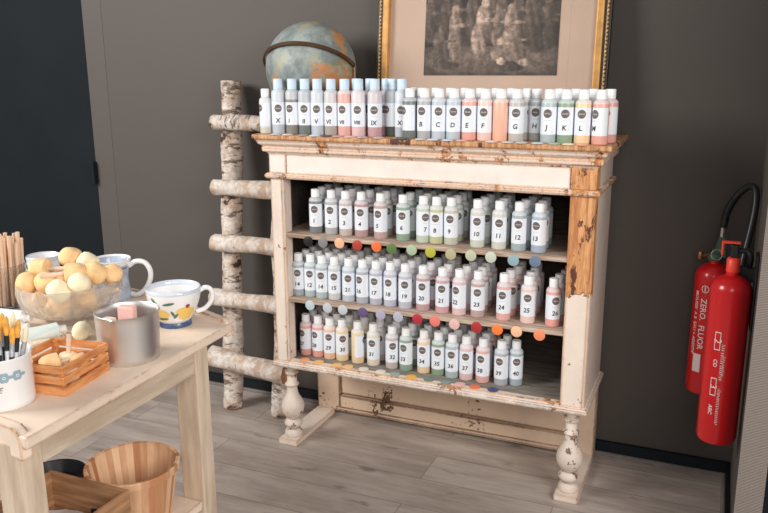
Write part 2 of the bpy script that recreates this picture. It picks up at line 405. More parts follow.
def text_mesh(s, size, R=None, z0=0.0, a0=0.0, vertical=False, shear=0.15, mat=None, bold=0.0):
    """mesh of a piece of writing, laid on a cylinder of radius R round local Z (front is -Y)"""
    key = (s, size, R, z0, a0, vertical, mat.name)
    if key in _tc: return _tc[key]
    cu = bpy.data.curves.new('t', 'FONT'); cu.body = s; cu.size = size; cu.align_x = 'CENTER'; cu.align_y = 'CENTER'; cu.shear = shear; cu.offset = bold
    cu.resolution_u = 2
    o = bpy.data.objects.new('t', cu); COL.objects.link(o)
    dg = bpy.context.evaluated_depsgraph_get(); me = bpy.data.meshes.new_from_object(o.evaluated_get(dg))
    bpy.data.objects.remove(o); bpy.data.curves.remove(cu)
    bm = bmesh.new(); bm.from_mesh(me); bpy.data.meshes.remove(me)
    bmesh.ops.subdivide_edges(bm, edges=[e for e in bm.edges if e.calc_length() > size * 0.3], cuts=2)
    bmesh.ops.triangulate(bm, faces=bm.faces[:])
    for v in bm.verts:
        x, y = v.co.x, v.co.y
        if vertical: x, y = y, -x
        if R: a = a0 + x / R; v.co = Vector((R * math.sin(a), -R * math.cos(a), z0 + y))
        else: v.co = Vector((x, 0, z0 + y))
    me = bpy.data.meshes.new('writing'); bm.to_mesh(me); bm.free(); me.materials.clear(); me.materials.append(mat)
    _tc[key] = me; return me

# ------------------------------------------------------------------ the setting
struct('floor', M['floor'], (-3.2, 3.2, -4.6, 0.1, -0.05, 0.0))
struct('wall_back', M['wall'], (-1.022, 1.66, 0.015, 0.12, 0.0, 2.6), (-3.2, -1.022, 0.06, 0.12, 2.1, 2.6))
struct('wall_right', M['wall'], (1.545, 1.603, -0.645, 0.015, 0.0, 2.6))
struct('wall_end_right', M['navy'], (1.603, 3.2, -0.40, -0.30, 0.0, 2.6))
struct('trim_1', M['rib'], (1.536, 1.601, -0.66, -0.645, 0.0, 2.6))
bm = bmesh.new(); box(bm, -1.125, -1.022, 0.0135, 0.06, 0.0, 2.1, 0.001)
obj('trim_2', bm, M['casing'], kind='structure')
struct('door_1', M['navy'], (-2.15, -1.125, 0.03, 0.07, 0.0, 2.1))
struct('wall_left', M['navy'], (-3.2, -2.15, 0.03, 0.10, 0.0, 2.6))
bm = bmesh.new(); box(bm, -1.135, -1.118, -0.012, 0.03, 0.86, 0.96, 0.004); st = obj('trim_3', bm, M['navy'], kind='structure')
struct('baseboard_back', M['base'], (-1.022, 1.545, 0.0, 0.015, 0.0, 0.05))
struct('baseboard_right', M['base'], (1.530, 1.545, -0.645, 0.0, 0.0, 0.05))
bm = bmesh.new()
prism(bm, [(0.0, 0.0), (-0.011, 0.0), (-0.010, 0.006), (-0.005, 0.011), (0.0, 0.012)], 'x', -1.022, 1.530)
prism(bm, [(1.530, 0.0), (1.519, 0.0), (1.520, 0.006), (1.525, 0.011), (1.530, 0.012)], 'y', -0.645, -0.011)
obj('trim_4', bm, M['trimgrey'], kind='structure')

# ------------------------------------------------------------------ the cabinet
W, D, DB = 1.10, 0.363, 0.024
TOPZ = 1.145
cab = tag(empty('display_cabinet', (0, 0, 0)), 'old cream cabinet with chipped paint, open shelves and turned front legs', 'cabinet')
def cpart(name, m, *boxes, bev=0.002, parent=cab):
    bm = bmesh.new()
    for b in boxes: box(bm, *b, bev)
    return obj(name, bm, m, parent)
# top slab with a small overhang and moulded cornice below
cpart('cabinet_top', M['topwood'], (-0.042, W + 0.042, -D - 0.042, -0.004, TOPZ - 0.016, TOPZ), bev=0.004)
bm = bmesh.new()
prof = [(0.0, 1.075), (0.006, 1.083), (0.016, 1.087), (0.018, 1.098), (0.014, 1.104), (0.026, 1.112), (0.030, 1.121), (0.037, TOPZ - 0.016)]
rings = []
for o_, z in prof:
    rings.append([bm.verts.new(p) for p in ((-o_, -DB, z), (-o_, -D - o_, z), (W + o_, -D - o_, z), (W + o_, -DB, z))])
for A, B in zip(rings, rings[1:]):
    for i in range(4): bm.faces.new((A[i], A[(i + 1) % 4], B[(i + 1) % 4], B[i]))
bm.faces.new(rings[0][::-1]); bm.faces.new(rings[-1])
obj('cornice_moulding', bm, M['paintheavy'], cab)
PW = 0.075
# frieze
cpart('frieze', M['paintfascia'], (0.067, W - PW - 0.002, -D, -0.30, 1.012, 1.076))
cpart('corner_block', M['paintfascia'], (0.0, 0.065, -D - 0.002, -0.30, 1.012, 1.076))
cpart('corner_block', M['blockwood'], (W - PW, W, -D - 0.002, -0.30, 1.012, 1.076))
def edge_mould(name, z0, z1, pr, m):
    bm = bmesh.new()
    zc = (z0 + z1) / 2; rings = []
    for o_, z in ((0.0, z0), (pr * .7, z0), (pr, z0 + (z1 - z0) * .3), (pr, z1 - (z1 - z0) * .3), (pr * .6, z1), (0, z1)):
        rings.append([bm.verts.new(p) for p in ((-o_, -DB, z), (-o_, -D - o_, z), (W + o_, -D - o_, z), (W + o_, -DB, z))])
    for A, B in zip(rings, rings[1:]):
        for i in range(3): bm.faces.new((A[i], A[i + 1], B[i + 1], B[i]))
    # inner face
    inn = [[bm.verts.new(p) for p in ((0.012, -DB, z), (0.012, -D + 0.03, z), (W - 0.012, -D + 0.03, z), (W - 0.012, -DB, z))] for z in (z0, z1)]
    for i in range(3):
        bm.faces.new((inn[0][i], inn[0][i + 1], inn[1][i + 1], inn[1][i]))
        bm.faces.new((rings[0][i], rings[0][i + 1], inn[0][i + 1], inn[0][i])); bm.faces.new((rings[-1][i], rings[-1][i + 1], inn[1][i + 1], inn[1][i]))
    for k in (0, 3):
        bm.faces.new([r[k] for r in rings] + [inn[1][k], inn[0][k]])
    return obj(name, bm, m, cab)
edge_mould('frieze_moulding', 0.994, 1.012, 0.013, M['paintheavy'])
edge_mould('plinth_moulding', 0.306, 0.326, 0.013, M['plinthpaint'])
# posts, sides, back, bottom
def post(name, x0, x1, m):
    bm = bmesh.new(); n = 14; rings = []
    c = 0.008
    outline = [(x0, -D + 0.05), (x0, -D + c * .4), (x0 + c * .4, -D), (x1 - c, -D), (x1, -D + c), (x1, -D + 0.05)]
    prism(bm, outline, 'z', 0.326, 0.994); return obj(name, bm, m, cab)
post('corner_post', 0.0, 0.052, M['paint'])
post('corner_post', W - PW, W, M['postbare'])
cpart('side_panel', M['paint'], (0.0, 0.02, -D + 0.05, -DB, 0.326, 0.994))
cpart('side_panel', M['paint'], (W - 0.02, W, -D + 0.05, -DB, 0.326, 0.994))
cpart('frieze_side', M['paint'], (W - 0.02, W, -0.30, -DB, 1.012, 1.076))
cpart('frieze_side', M['paint'], (0.0, 0.02, -0.30, -DB, 1.012, 1.076))
cpart('back_panel', M['inside'], (0.02, W - 0.02, -DB - 0.012, -DB, 0.326, 1.076))
cpart('darkening_lining', M['inside'], (0.020, 0.026, -D + 0.051, -DB - 0.012, 0.332, 0.994), bev=0)  # thin sheets added to darken the interior; left inner side is dark brown
cpart('darkening_lining', M['inside'], (W - 0.026, W - 0.020, -D + 0.051, -DB - 0.012, 0.332, 0.994), bev=0)
cpart('darkening_lining', M['inside'], (0.026, 0.052, -D + 0.0502, -D + 0.056, 0.335, 0.99), bev=0)
cpart('darkening_lining', M['inside'], (0.026, W - 0.026, -D + 0.031, -DB - 0.012, 0.990, 1.000), bev=0)
cpart('bottom_board', M['bottomwood'], (0.02, W - 0.02, -D + 0.004, -DB - 0.012, 0.316, 0.332))
cpart('lipping', M['paintheavy'], (0.052, W - PW, -D - 0.003, -D + 0.022, 0.320, 0.335))
S1, S2, S3 = 0.802, 0.567, 0.332
cpart('shelf', M['shelfwood'], (0.02, W - 0.02, -0.355, -DB - 0.012, S1 - 0.015, S1))
cpart('shelf', M['shelfwood'], (0.02, W - 0.02, -0.355, -DB - 0.012, S2 - 0.015, S2))
# lower back board with recessed panel, on runners
bm = bmesh.new()
yb, yf = -DB, -0.062
box(bm, 0.0, W, yb - 0.014, yb, 0.012, 0.306, 0.001)
box(bm, 0.0, 0.10, yf, yb - 0.012, 0.012, 0.306, 0.003)
box(bm, W - 0.075, W, yf, yb - 0.012, 0.012, 0.306, 0.003)
box(bm, 0.10, W - 0.075, yf, yb - 0.012, 0.012, 0.082, 0.003)
box(bm, 0.10, W - 0.075, yf, yb - 0.012, 0.252, 0.306, 0.003)
box(bm, 0.104, W - 0.079, yf + 0.006, yb - 0.012, 0.088, 0.246, 0.004)
obj('lower_back_board', bm, M['panelpaint'], cab)
cpart('base_strip', M['panelpaint'], (0.085, W - 0.085, yf - 0.008, yf, 0.022, 0.036))
RW = 0.078
for x0 in (0.0, W - RW):
    cpart('runner', M['paint'], (x0, x0 + RW, -D - 0.014, -0.064, 0.0, 0.022), bev=0.003)
# small drawer-knob hole
bm = bmesh.new(); lathe(bm, [(0.0, 0.0), (0.007, 0.0), (0.007, 0.003), (0.004, 0.003), (0.0, 0.001)], 16)
kn = obj('keyhole_ring', bm, M['brass'], cab, True); kn.rotation_euler = (PI / 2, 0, 0); kn.location = (0.355, yf + 0.006, 0.215)
def leg(xc):
    yc = -D + 0.036
    z0 = 0.022; H = 0.306 - z0
    P = [(0.0, 0), (0.030, 0), (0.032, .02), (0.033, .05), (0.027, .085), (0.018, .10), (0.017, .115), (0.026, .13), (0.033, .16), (0.034, .185), (0.028, .22), (0.018, .24),
         (0.020, .25), (0.030, .28), (0.040, .34), (0.043, .41), (0.040, .47), (0.031, .53), (0.023, .58), (0.020, .63), (0.0185, .69), (0.019, .70), (0.025, .705), (0.026, .72), (0.023, .735), (0.0185, .75),
         (0.018, .85), (0.022, .86), (0.0255, .875), (0.025, .90), (0.018, .91), (0.017, .96), (0.022, .985), (0.024, 1.0), (0.0, 1.0)]
    bm = bmesh.new(); lathe(bm, [(r, z0 + f * H) for r, f in P], 40, (xc, yc))
    return obj('turned_leg', bm, M['legpaint'], cab, 50)
leg(0.038); leg(W - 0.040)

# ------------------------------------------------------------------ bottles
BR = 0.0230
def bottle_meshes(kind):
    R, H, CR, CH = {'std': (BR, 0.127, 0.0148, 0.027), 'tall': (BR, 0.148, 0.0158, 0.034), 'small': (0.0210, 0.122, 0.0140, 0.027)}[kind]
    bm = bmesh.new()
    lathe(bm, [(0, 0), (R - .003, 0), (R - .001, .001), (R, .004), (R, H - .012), (R - .002, H - .006), (R - .007, H - .002), (CR - .001, H), (CR - .002, H + .004), (0, H + .004)], 28)
    b = obj('body', bm, M['bottle'], None, 50); COL.objects.unlink(b)
    bm = bmesh.new()
    lathe(bm, [(0, H + .0005), (CR, H + .0005), (CR, H + CH * .93), (CR - .0015, H + CH), (CR * .45, H + CH), (CR * .4, H + CH - .001), (0, H + CH - .001)], 24)
    c = obj('cap', bm, M['bluecap'] if kind == 'tall' else M['cap'], None, 50); COL.objects.unlink(c)
    bm = bmesh.new(); uvl = bm.loops.layers.uv.new('UVMap')
    z0, z1 = (0.025, 0.104) if kind != 'tall' else (0.032, 0.106)
    zc = 0.0695; n = 24; half = math.radians(105); rr = R + 0.0003; vs = []
    for i in range(n + 1):
        a = -half + 2 * half * i / n
        vs.append([(bm.verts.new((rr * math.sin(a), -rr * math.cos(a), z)), (a * rr, z - zc)) for z in (z0, z1)])
    for A, B in zip(vs, vs[1:]):
        q = [A[0], B[0], B[1], A[1]]; f = bm.faces.new([k[0] for k in q])
        for l, k in zip(f.loops, q): l[uvl].uv = k[1]
    l = obj('label', bm, M['label'], None, True); COL.objects.unlink(l)
    return b, c, l, R
BM = {k: bottle_meshes(k) for k in ('std', 'tall', 'small')}
def bottle(x, y, z, rz, col, label, group, kind='std', mark='', fill=None):
    b, c, l, R = BM[kind]
    root = tag(empty('paint_bottle', (x, y, z), rz), label, 'paint bottle', group)
    H = {'std': .127, 'tall': .148, 'small': .122}[kind]
    if fill is None: fill = 0.113
    for p in (b, c, l):
        o = p.copy(); COL.objects.link(o); o.parent = root
        if p is b: o.color = (*col, fill / 0.2)
        if p is l and mark:
            t = bpy.data.objects.new('handwritten_mark', text_mesh(mark, 0.0200 if len(mark) < 3 else 0.016, R + 0.0007, 0.045, -0.08, mat=M['ink'], shear=0.1, bold=0.0005)); COL.objects.link(t); t.parent = o
    return root
CAMX, CAMY = 1.43, -2.69
def face(x, y, k=0.55): return math.atan2(CAMX - x, y - CAMY) * k   # how far the label is turned towards the viewer's side of the room

C = dict(dgrey=(.20,.215,.22), lgrey=(.42,.43,.44), pinkbeige=(.56,.46,.43), dustpink=(.46,.30,.30), brownpink=(.50,.36,.34), sage=(.27,.37,.29), mint=(.53,.60,.51), ygreen=(.52,.53,.32),
         palesage=(.52,.53,.44), greenwhite=(.60,.62,.54), offwhite=(.62,.62,.57), bluegrey=(.36,.43,.47), blue=(.38,.46,.56), teal=(.42,.50,.52), paleblue=(.50,.56,.62), pale=(.58,.59,.60), grey=(.42,.44,.50),
         lilac=(.46,.47,.54), lav=(.50,.51,.60), rose=(.52,.33,.35), mauve=(.60,.36,.38), palepink=(.72,.52,.52), salmon=(.72,.42,.38), peachpink=(.78,.58,.52), coral=(.76,.38,.33), peach=(.80,.52,.36),
         ypeach=(.80,.60,.40), yellow=(.80,.62,.38), cream=(.74,.66,.56), orangepeach=(.82,.46,.34), slate=(.10,.12,.125), greyg=(.17,.20,.195), greige=(.50,.48,.45), green=(.26,.36,.25), beige=(.42,.38,.34), taupe=(.25,.235,.22))
NM = dict(dgrey='dark grey', lgrey='light grey', pinkbeige='pinkish beige', dustpink='dusty pink', brownpink='brownish pink', sage='sage green', mint='pale mint', ygreen='yellow green', palesage='pale sage',
          greenwhite='greenish white', offwhite='off-white', bluegrey='blue grey', blue='soft blue', teal='pale teal', paleblue='pale blue', pale='very pale grey', grey='cool grey', lilac='lilac grey', lav='lavender grey',
          rose='dusty rose', mauve='mauve pink', palepink='pale pink', salmon='salmon pink', peachpink='peach pink', coral='coral', peach='peach', ypeach='yellow peach', yellow='pale yellow', cream='cream',
          orangepeach='orange peach', slate='slate black', greyg='green grey', greige='greige', green='leaf green', beige='beige grey', taupe='taupe')
rows = {
 'upper': (S1, -0.330, [0.146, 0.205, 0.261, 0.319, 0.392, 0.473, 0.544, 0.59, 0.639, 0.729, 0.8, 0.863, 0.926],
           ['dgrey','lgrey','pinkbeige','dustpink','brownpink','sage','mint','ygreen','palesage','greenwhite','offwhite','bluegrey','blue'],
           ['1','2','3','4','5','6','7','8','9','10','11','12','13'], [0,0,0,0,-.25,0,.5,0,-.1,.05,.05,-.05,-.35]),
 'middle': (S2, -0.328, [0.069, 0.116, 0.164, 0.212, 0.268, 0.322, 0.372, 0.424, 0.480, 0.544, 0.613, 0.671, 0.734, 0.82, 0.899, 0.979],
           ['bluegrey','teal','teal','pale','paleblue','grey','lilac','lav','lav','rose','mauve','palepink','brownpink','salmon','peachpink','coral'],
           ['14','12','14','15','21','16','17','18','19','20','21','22','23','24','25','26'], [0,0,0,.1,.1,-.5,-.1,-.2,0,0,0,-.4,0,-.1,0,.5]),
 'lower': (S3, -0.303, [0.076, 0.126, 0.176, 0.225, 0.287, 0.348, 0.420, 0.473, 0.538, 0.591, 0.642, 0.692, 0.750, 0.813],
           ['coral','coral','peach','yellow','yellow','cream','pinkbeige','sage','ypeach','green','teal','palepink','salmon','grey'],
           ['27','28','29','30','','31','32','33','34','35','36','37','38','39'], [-.6,-.45,0,.3,1.5,-.1,.3,-.35,-.1,0,0,0,-.3,-.2])}
ords = ['first','second','third','fourth','fifth','sixth','seventh','eighth','ninth','tenth','eleventh','twelfth','thirteenth','fourteenth','fifteenth','sixteenth']
for rn, (z, yf_, xs, cols, marks, turns) in rows.items():
    group = 'paint bottles on the %s shelf' % rn
    for i, (x, cn, mk, tr) in enumerate(zip(xs, cols, marks, turns)):
        yy = yf_ + BR + random.uniform(-.003, .003)
        bottle(x, yy, z, face(x, yy) + tr + random.uniform(-.06, .06), C[cn],
               '%s paint bottle%s, %s from left, %s shelf front row' % (NM[cn], ' marked ' + mk if mk else ' with turned label', ords[i], rn), group, mark=mk)
        # the ones standing in line behind it
        for k in range(1, 4):
            if rn == 'lower' and i == 13 and k > 1: continue
            if rn == 'upper' and i == 12 and k > 2: continue
            cc = tuple(min(1, q * random.uniform(.93, 1.07)) for q in C[cn])
            xb = x + 0.006 * k * (1 if i % 2 else -0.4) + random.uniform(-.004, .004)
            if xb < 0.05: xb = 0.05 + 0.0005 * k
            yb_ = yy + 0.058 * k + random.uniform(-.002, .002)
            # keep neighbours of one line apart
            if i and (x - xs[i - 1]) < 0.056: xb = x + 0.001
            bottle(min(xb, 1.045), yb_, z, face(xb, yb_) + random.uniform(-.5, .5), cc,
                   '%s paint bottle %s behind the %s front bottle, %s shelf' % (NM[cn], ['', 'directly', 'second', 'third'][k], ords[i], rn), group)
bottle(0.858, -0.262, S3, face(.85, -.3) + .2, C['bluegrey'], 'blue grey paint bottle marked 40 at the right end of the lower shelf', 'paint bottles on the lower shelf', mark='40')

# on top of the cabinet
TX = [-0.013, 0.038, 0.092, 0.140, 0.187, 0.237, 0.286, 0.335, 0.393, 0.442, 0.474, 0.513, 0.562, 0.610, 0.658, 0.708, 0.757, 0.805, 0.854, 0.902, 0.950, 0.999, 1.048, 1.098]
TC = ['offwhite','paleblue','taupe','greyg','paleblue','beige','salmon','palepink','rose','slate','paleblue','greyg','lgrey','paleblue','paleblue','coral','peachpink','orangepeach','greige','lgrey','teal','green','yellow','coral']
TM = ['','X','I','II','V','VI','VII','VIII','IX','','XI','','B','C','D','E','F','','G','H','J','K','L','M']
TT = [-.9,.15,-.3,0,0,-.2,-.25,0,.05,-.8,0,-.95,-.3,.05,.05,-.15,-.1,2.9,0,0,-.1,0,-.1,-.75]
for i, (x, cn, mk, tr) in enumerate(zip(TX, TC, TM, TT)):
    tall = 1 <= i <= 10 and i not in ()
    kind = 'tall' if tall else ('small' if i == 0 else 'std')
    y = -0.352 + (0.045 if i in (9, 19) else 0.0) + (0.030 if i == 10 else 0)
    if i == 9: x = 0.434
    nm = NM[cn]
    lab = '%s%s paint bottle%s, %s on the cabinet top' % ('tall ' if tall else '', nm, ' marked ' + mk if mk else (' with blank back' if i == 17 else ' with turned label'),
          ('%s from the left' % ords[i]) if i < 13 else ('%s from the right' % ords[23 - i]))
    fl = {0: .02, 1: .036, 2: .115, 3: .036, 4: .036, 5: .036, 6: .135, 7: .036, 8: .036, 9: .036, 10: .05}.get(i, 0.115)
    bottle(x, y, TOPZ, face(x, y) + tr, C[cn], lab, 'paint bottles on the cabinet top', kind, mk, fl)
    if x > 0.27 and i not in (9, 19):
        y2 = y + 0.062
        k2 = kind if i not in (10,) else 'std'
        bottle(x + 0.014 if i < 9 else x + 0.016, y2, TOPZ, face(x, y2) + random.uniform(-1, 1), tuple(q * .95 for q in C[cn]),
               '%s paint bottle half hidden behind the one %s, cabinet top' % (nm, ('marked ' + mk) if mk else '%s from the left' % ords[i])
               if i != 17 else 'orange peach paint bottle half hidden behind the blank-backed orange peach bottle', 'paint bottles on the cabinet top', k2, '', fl)

# ------------------------------------------------------------------ colour swatch discs
bm = bmesh.new(); lathe(bm, [(0, 0), (0.0176, 0), (0.0182, 0.001), (0.0179, 0.0025), (0.013, 0.0042), (0, 0.0050)], 28)
d0 = obj('swatch_disc', bm, M['disc'], None, True); COL.objects.unlink(d0)
def disc(x, y, z, flat, col, label, group, first=[True]):
    o = d0.copy(); COL.objects.link(o)
    o.location = (x, y, z); o.color = (*col, 1); o.rotation_euler = (0, 0, 0) if flat else (PI / 2, 0, 0)
    tag(o, label, 'swatch', group)
    return o
D1 = [0.139, 0.196, 0.259, 0.326, 0.396, 0.451, 0.522, 0.587, 0.656, 0.723, 0.788, 0.860, 0.928]
K1 = [('black', (.01,.01,.014)), ('grey', (.22,.22,.22)), ('peach', (.85,.46,.28)), ('brick red', (.42,.05,.03)), ('orange', (.80,.17,.05)), ('green', (.10,.19,.06)), ('pale green', (.38,.50,.33)),
      ('yellow green', (.46,.44,.05)), ('khaki', (.45,.42,.25)), ('pale sage', (.50,.53,.38)), ('pale mint', (.55,.60,.50)), ('light blue', (.27,.41,.46)), ('steel blue', (.14,.19,.29))]
D2 = [0.139, 0.208, 0.267, 0.343, 0.410, 0.474, 0.543, 0.605, 0.672, 0.747, 0.816, 0.878, 0.951]
K2 = [('pale blue', (.48,.58,.62)), ('pale blue grey', (.50,.54,.58)), ('icy grey', (.52,.57,.60)), ('purple', (.12,.08,.20)), ('lavender', (.40,.38,.50)), ('pale lavender', (.45,.46,.56)), ('deep red', (.45,.03,.05)),
      ('coral red', (.78,.20,.17)), ('pale pink', (.75,.48,.45)), ('dark red', (.42,.03,.03)), ('bright orange', (.88,.22,.05)), ('pale peach', (.88,.52,.32)), ('orange coral', (.85,.26,.13))]
for xs, ks, z, rn, gr in ((D1, K1, 0.781, 'upper', 'swatch discs along the upper shelf edge'), (D2, K2, 0.548, 'middle', 'swatch discs along the middle shelf edge')):
    for x, (n_, c_) in zip(xs, ks):
        disc(x, -0.355, z + random.uniform(-.002, .002), False, c_, 'round %s swatch disc fixed to the %s shelf front edge' % (n_, rn), gr)
D3 = [0.106, 0.163, 0.236, 0.280, 0.339, 0.404, 0.458, 0.519, 0.582, 0.643, 0.692, 0.743, 0.805]
K3 = [('orange', (.85,.36,.16)), ('yellow orange', (.88,.46,.16)), ('golden', (.85,.50,.18)), ('yellow', (.88,.55,.20)), ('white', (.75,.70,.62)), ('cream white', (.76,.74,.66)), ('grey green', (.30,.40,.34)),
      ('bright yellow', (.88,.45,.05)), ('dark green', (.15,.24,.18)), ('slate green', (.22,.30,.27)), ('rose pink', (.80,.45,.42)), ('orange red', (.80,.18,.08)), ('dark blue', (.05,.07,.18))]
for x, (n_, c_) in zip(D3, K3):
    disc(x, -0.3465, 0.335, True, c_, 'flat %s swatch disc lying on the front lip of the cabinet bottom' % n_, 'swatch discs along the cabinet bottom')
DT = [0.047, 0.093, 0.15, 0.194, 0.239, 0.278, 0.321, 0.367, 0.423, 0.501, 0.564, 0.604, 0.652, 0.697, 0.79, 0.839, 0.881, 0.928, 0.977, 1.017, 1.057]
KT = [('pale grey',(.55,.55,.55)),('bone',(.70,.62,.52)),('taupe',(.35,.30,.26)),('blue white',(.66,.70,.75)),('dark plum',(.10,.06,.06)),('dusty rose',(.55,.33,.32)),('pale pink',(.70,.52,.50)),('warm grey',(.45,.42,.40)),('brown pink',(.60,.45,.40)),
      ('charcoal',(.08,.09,.10)),('light grey',(.55,.57,.58)),('cool white',(.66,.69,.73)),('ice blue',(.58,.64,.70)),('rosy',(.75,.40,.37)),('shell pink',(.80,.62,.55)),('sand',(.62,.58,.52)),('ash',(.55,.53,.50)),('pale teal',(.55,.62,.64)),('sage',(.40,.48,.36)),('cream',(.80,.70,.52)),('orange',(.85,.40,.25))]
for i, (x, (n_, c_)) in enumerate(zip(DT, KT)):
    if i and x - DT[i - 1] < 0.0375: x = DT[i - 1] + 0.0375; DT[i] = x
    disc(x, -0.3935, TOPZ, True, c_, 'flat %s swatch disc lying on the cabinet top front edge' % n_, 'swatch discs along the cabinet top')

# ------------------------------------------------------------------ framed picture leaning on the wall
pic = tag(empty('framed_picture', (0.675, -0.090, TOPZ), rot=(-0.10, 0, 0)), 'large framed brown engraving leaning on the wall behind the bottles', 'picture')
PWD, PH = 0.795, 0.68
def ring(name, o0, o1, y0, y1, m, bevel=0.003):
    """rectangular ring between insets o0 and o1 from the outer edge"""
    bm = bmesh.new(); w2 = PWD / 2
    box(bm, -w2 + o0, -w2 + o1, y0, y1, o0, PH - o0, bevel); box(bm, w2 - o1, w2 - o0, y0, y1, o0, PH - o0, bevel)
    box(bm, -w2 + o1 - .001, w2 - o1 + .001, y0, y1, o0, o1, bevel); box(bm, -w2 + o1 - .001, w2 - o1 + .001, y0, y1, PH - o1, PH - o0, bevel)
    return obj(name, bm, m, pic)
ring('outer_frame', 0.0, 0.026, -0.014, 0.016, M['frame_dark'])
ring('gilt_slip', 0.022, 0.046, -0.020, 0.010, M['gold'], 0.005)
for s in (-1, 1):
    bm = bmesh.new(); x = s * (PWD / 2 - 0.012); z = 0.01; pp = []
    while z < PH - 0.01:
        for q in range(6): pp.append((x + .0018 * math.sin(q * PI / 3), -0.0150 - .001 * math.cos(q * PI / 3), z + .0125 * q / 6))
        z += 0.0125
    tube(bm, pp, lambda t, L=len(pp) - 1: 0.0030 + 0.0017 * math.sin(2 * PI * (t * L % 6) / 6), 6)
    obj('rope_beading', bm, M['bead'], pic, True)
bm = bmesh.new(); box(bm, -PWD / 2 + .04, PWD / 2 - .04, 0.002, 0.010, 0.04, PH - .04); obj('mount', bm, M['mat'], pic)
# fold line of the mount on the right
bm = bmesh.new(); box(bm, 0.268, 0.2695, 0.0012, 0.0021, 0.045, PH - .045); obj('mount_fold', bm, plain('mount_fold_line', (0.64, 0.50, 0.40), .8), pic)
# the print itself: a generic old group scene, drawn into the sheet's own colours
px0, px1, pz0, pz1 = -0.222, 0.236, 0.190, 0.600
NX, NZ = 170, 150
rnd = random.Random(3)
blobs = []
def figure(cx, cz, h, tone, w=0.22, lean=0.0):
    blobs.append((cx + lean * h, cz + h * .90, h * .075, h * .095, tone * 1.15))          # head
    blobs.append((cx + lean * h * .6, cz + h * .62, h * w * .62, h * .24, tone))             # torso
    blobs.append((cx, cz + h * .25, h * w * .75, h * .30, tone * .8))                  # skirts / legs
    blobs.append((cx + h * w * .8, cz + h * .60, h * .16, h * .035, tone * 1.05))       # arm
for k in range(9): figure(-0.20 + k * .05 + rnd.uniform(-.01, .01), 0.30 + rnd.uniform(-.01, .02), 0.15, rnd.uniform(.05, .09))
figure(-0.115, 0.255, 0.165, .17, .20); figure(-0.03, 0.262, 0.18, .24, .20, .10); figure(0.035, 0.285, 0.13, .12)
figure(0.075, 0.27, 0.15, .18); figure(-0.165, 0.225, 0.13, .075, .34); figure(0.10, 0.235, 0.115, .13, .36, -.1); figure(0.045, 0.235, 0.095, .20, .42, .2)
figure(0.165, 0.27, .15, .045, .3); figure(0.205, 0.28, .14, .05)
blobs += [(0.055, 0.222, .055, .016, .05), (0.05, 0.236, .016, .012, .30), (0.13, 0.232, .022, .012, .20), (-0.145, 0.222, .05, .013, .05), (0.09, 0.215, .035, .012, .035)]
def tone(x, z):
    g = 0.030 + 0.012 * math.sin(x * 31 + z * 17) + 0.008 * math.sin(x * 83 - z * 59)
    if z < 0.285: g = 0.105 - 0.9 * abs(z - 0.245) + 0.01 * math.sin(x * 60 + z * 140)
    if z < 0.20: g *= .8
    edge = min(x - px0, px1 - x, 0.06) / 0.06
    g *= 0.55 + 0.45 * max(0, edge)
    for bx, bz, rx, rz, tn in blobs:
        d = ((x - bx) / rx) ** 2 + ((z - bz) / rz) ** 2
        if d < 1.3:
            k = max(0.0, min(1.0, (1.3 - d) / 0.5)); sh = 1.0 + 0.45 * (-(x - bx) / rx) + 0.20 * math.sin((x - bx) * 230 + z * 60)
            g = g * (1 - k) + k * tn * max(.15, sh)
    return max(.006, g)
bm = bmesh.new(); cl = bm.loops.layers.float_color.new('Col')
G = [[bm.verts.new((px0 + (px1 - px0) * i / NX, 0.0, pz0 + (pz1 - pz0) * j / NZ)) for i in range(NX + 1)] for j in range(NZ + 1)]
for j in range(NZ):
    for i in range(NX):
        f = bm.faces.new((G[j][i], G[j][i + 1], G[j + 1][i + 1], G[j + 1][i]))
        for l in f.loops:
            g = tone(l.vert.co.x, l.vert.co.z); g *= 1.9; l[cl] = (g * 1.30, g * .95, g * .74, 1)
ext = bmesh.ops.extrude_face_region(bm, geom=bm.faces[:])
for v in ext['geom']:
    if isinstance(v, bmesh.types.BMVert): v.co.y = 0.0018
obj('engraving', bm, M['print'], pic)
bm = bmesh.new(); box(bm, -PWD / 2 + .044, PWD / 2 - .044, -0.006, -0.004, 0.044, PH - .044); obj('glass_pane', bm, M['pane'], pic)

# ------------------------------------------------------------------ globe
GX, GY, GZ, GR = 0.072, -0.178, 1.360, 0.158
gl = tag(empty('globe', (GX, GY, TOPZ)), 'faded old world globe with brass half ring standing left on the cabinet', 'globe')
bm = bmesh.new(); bmesh.ops.create_uvsphere(bm, u_segments=64, v_segments=40, radius=GR)
s = obj('globe_ball', bm, M['globe'], gl, True); s.location = (0, 0, GZ - TOPZ); s.rotation_euler = (0.5, 0.3, 0.4)
bm = bmesh.new()
R_ = GR + 0.010; tl = math.radians(29); pts = []
n = 40; vs = []
for i in range(n + 1):
    a = PI * i / n
    d = Vector((-math.cos(a), -math.sin(a) * math.cos(tl), math.sin(a) * math.sin(tl)))
    up = Vector((0, math.sin(tl), math.cos(tl)))
    c0 = Vector((0, 0, GZ - TOPZ)) + Vector((0, 0, -0.008 * math.cos(a)))
    vs.append([bm.verts.new(c0 + d * r + up * h) for r, h in ((R_ - .003, -.006), (R_ + .003, -.006), (R_ + .003, .006), (R_ - .003, .006))])
for A, B in zip(vs, vs[1:]):
    for k in range(4): bm.faces.new((A[k], A[(k + 1) % 4], B[(k + 1) % 4], B[k]))
bm.faces.new(vs[0]); bm.faces.new(vs[-1][::-1])
obj('half_ring', bm, M['brass'], gl, 40)
bm = bmesh.new(); zc = GZ - TOPZ
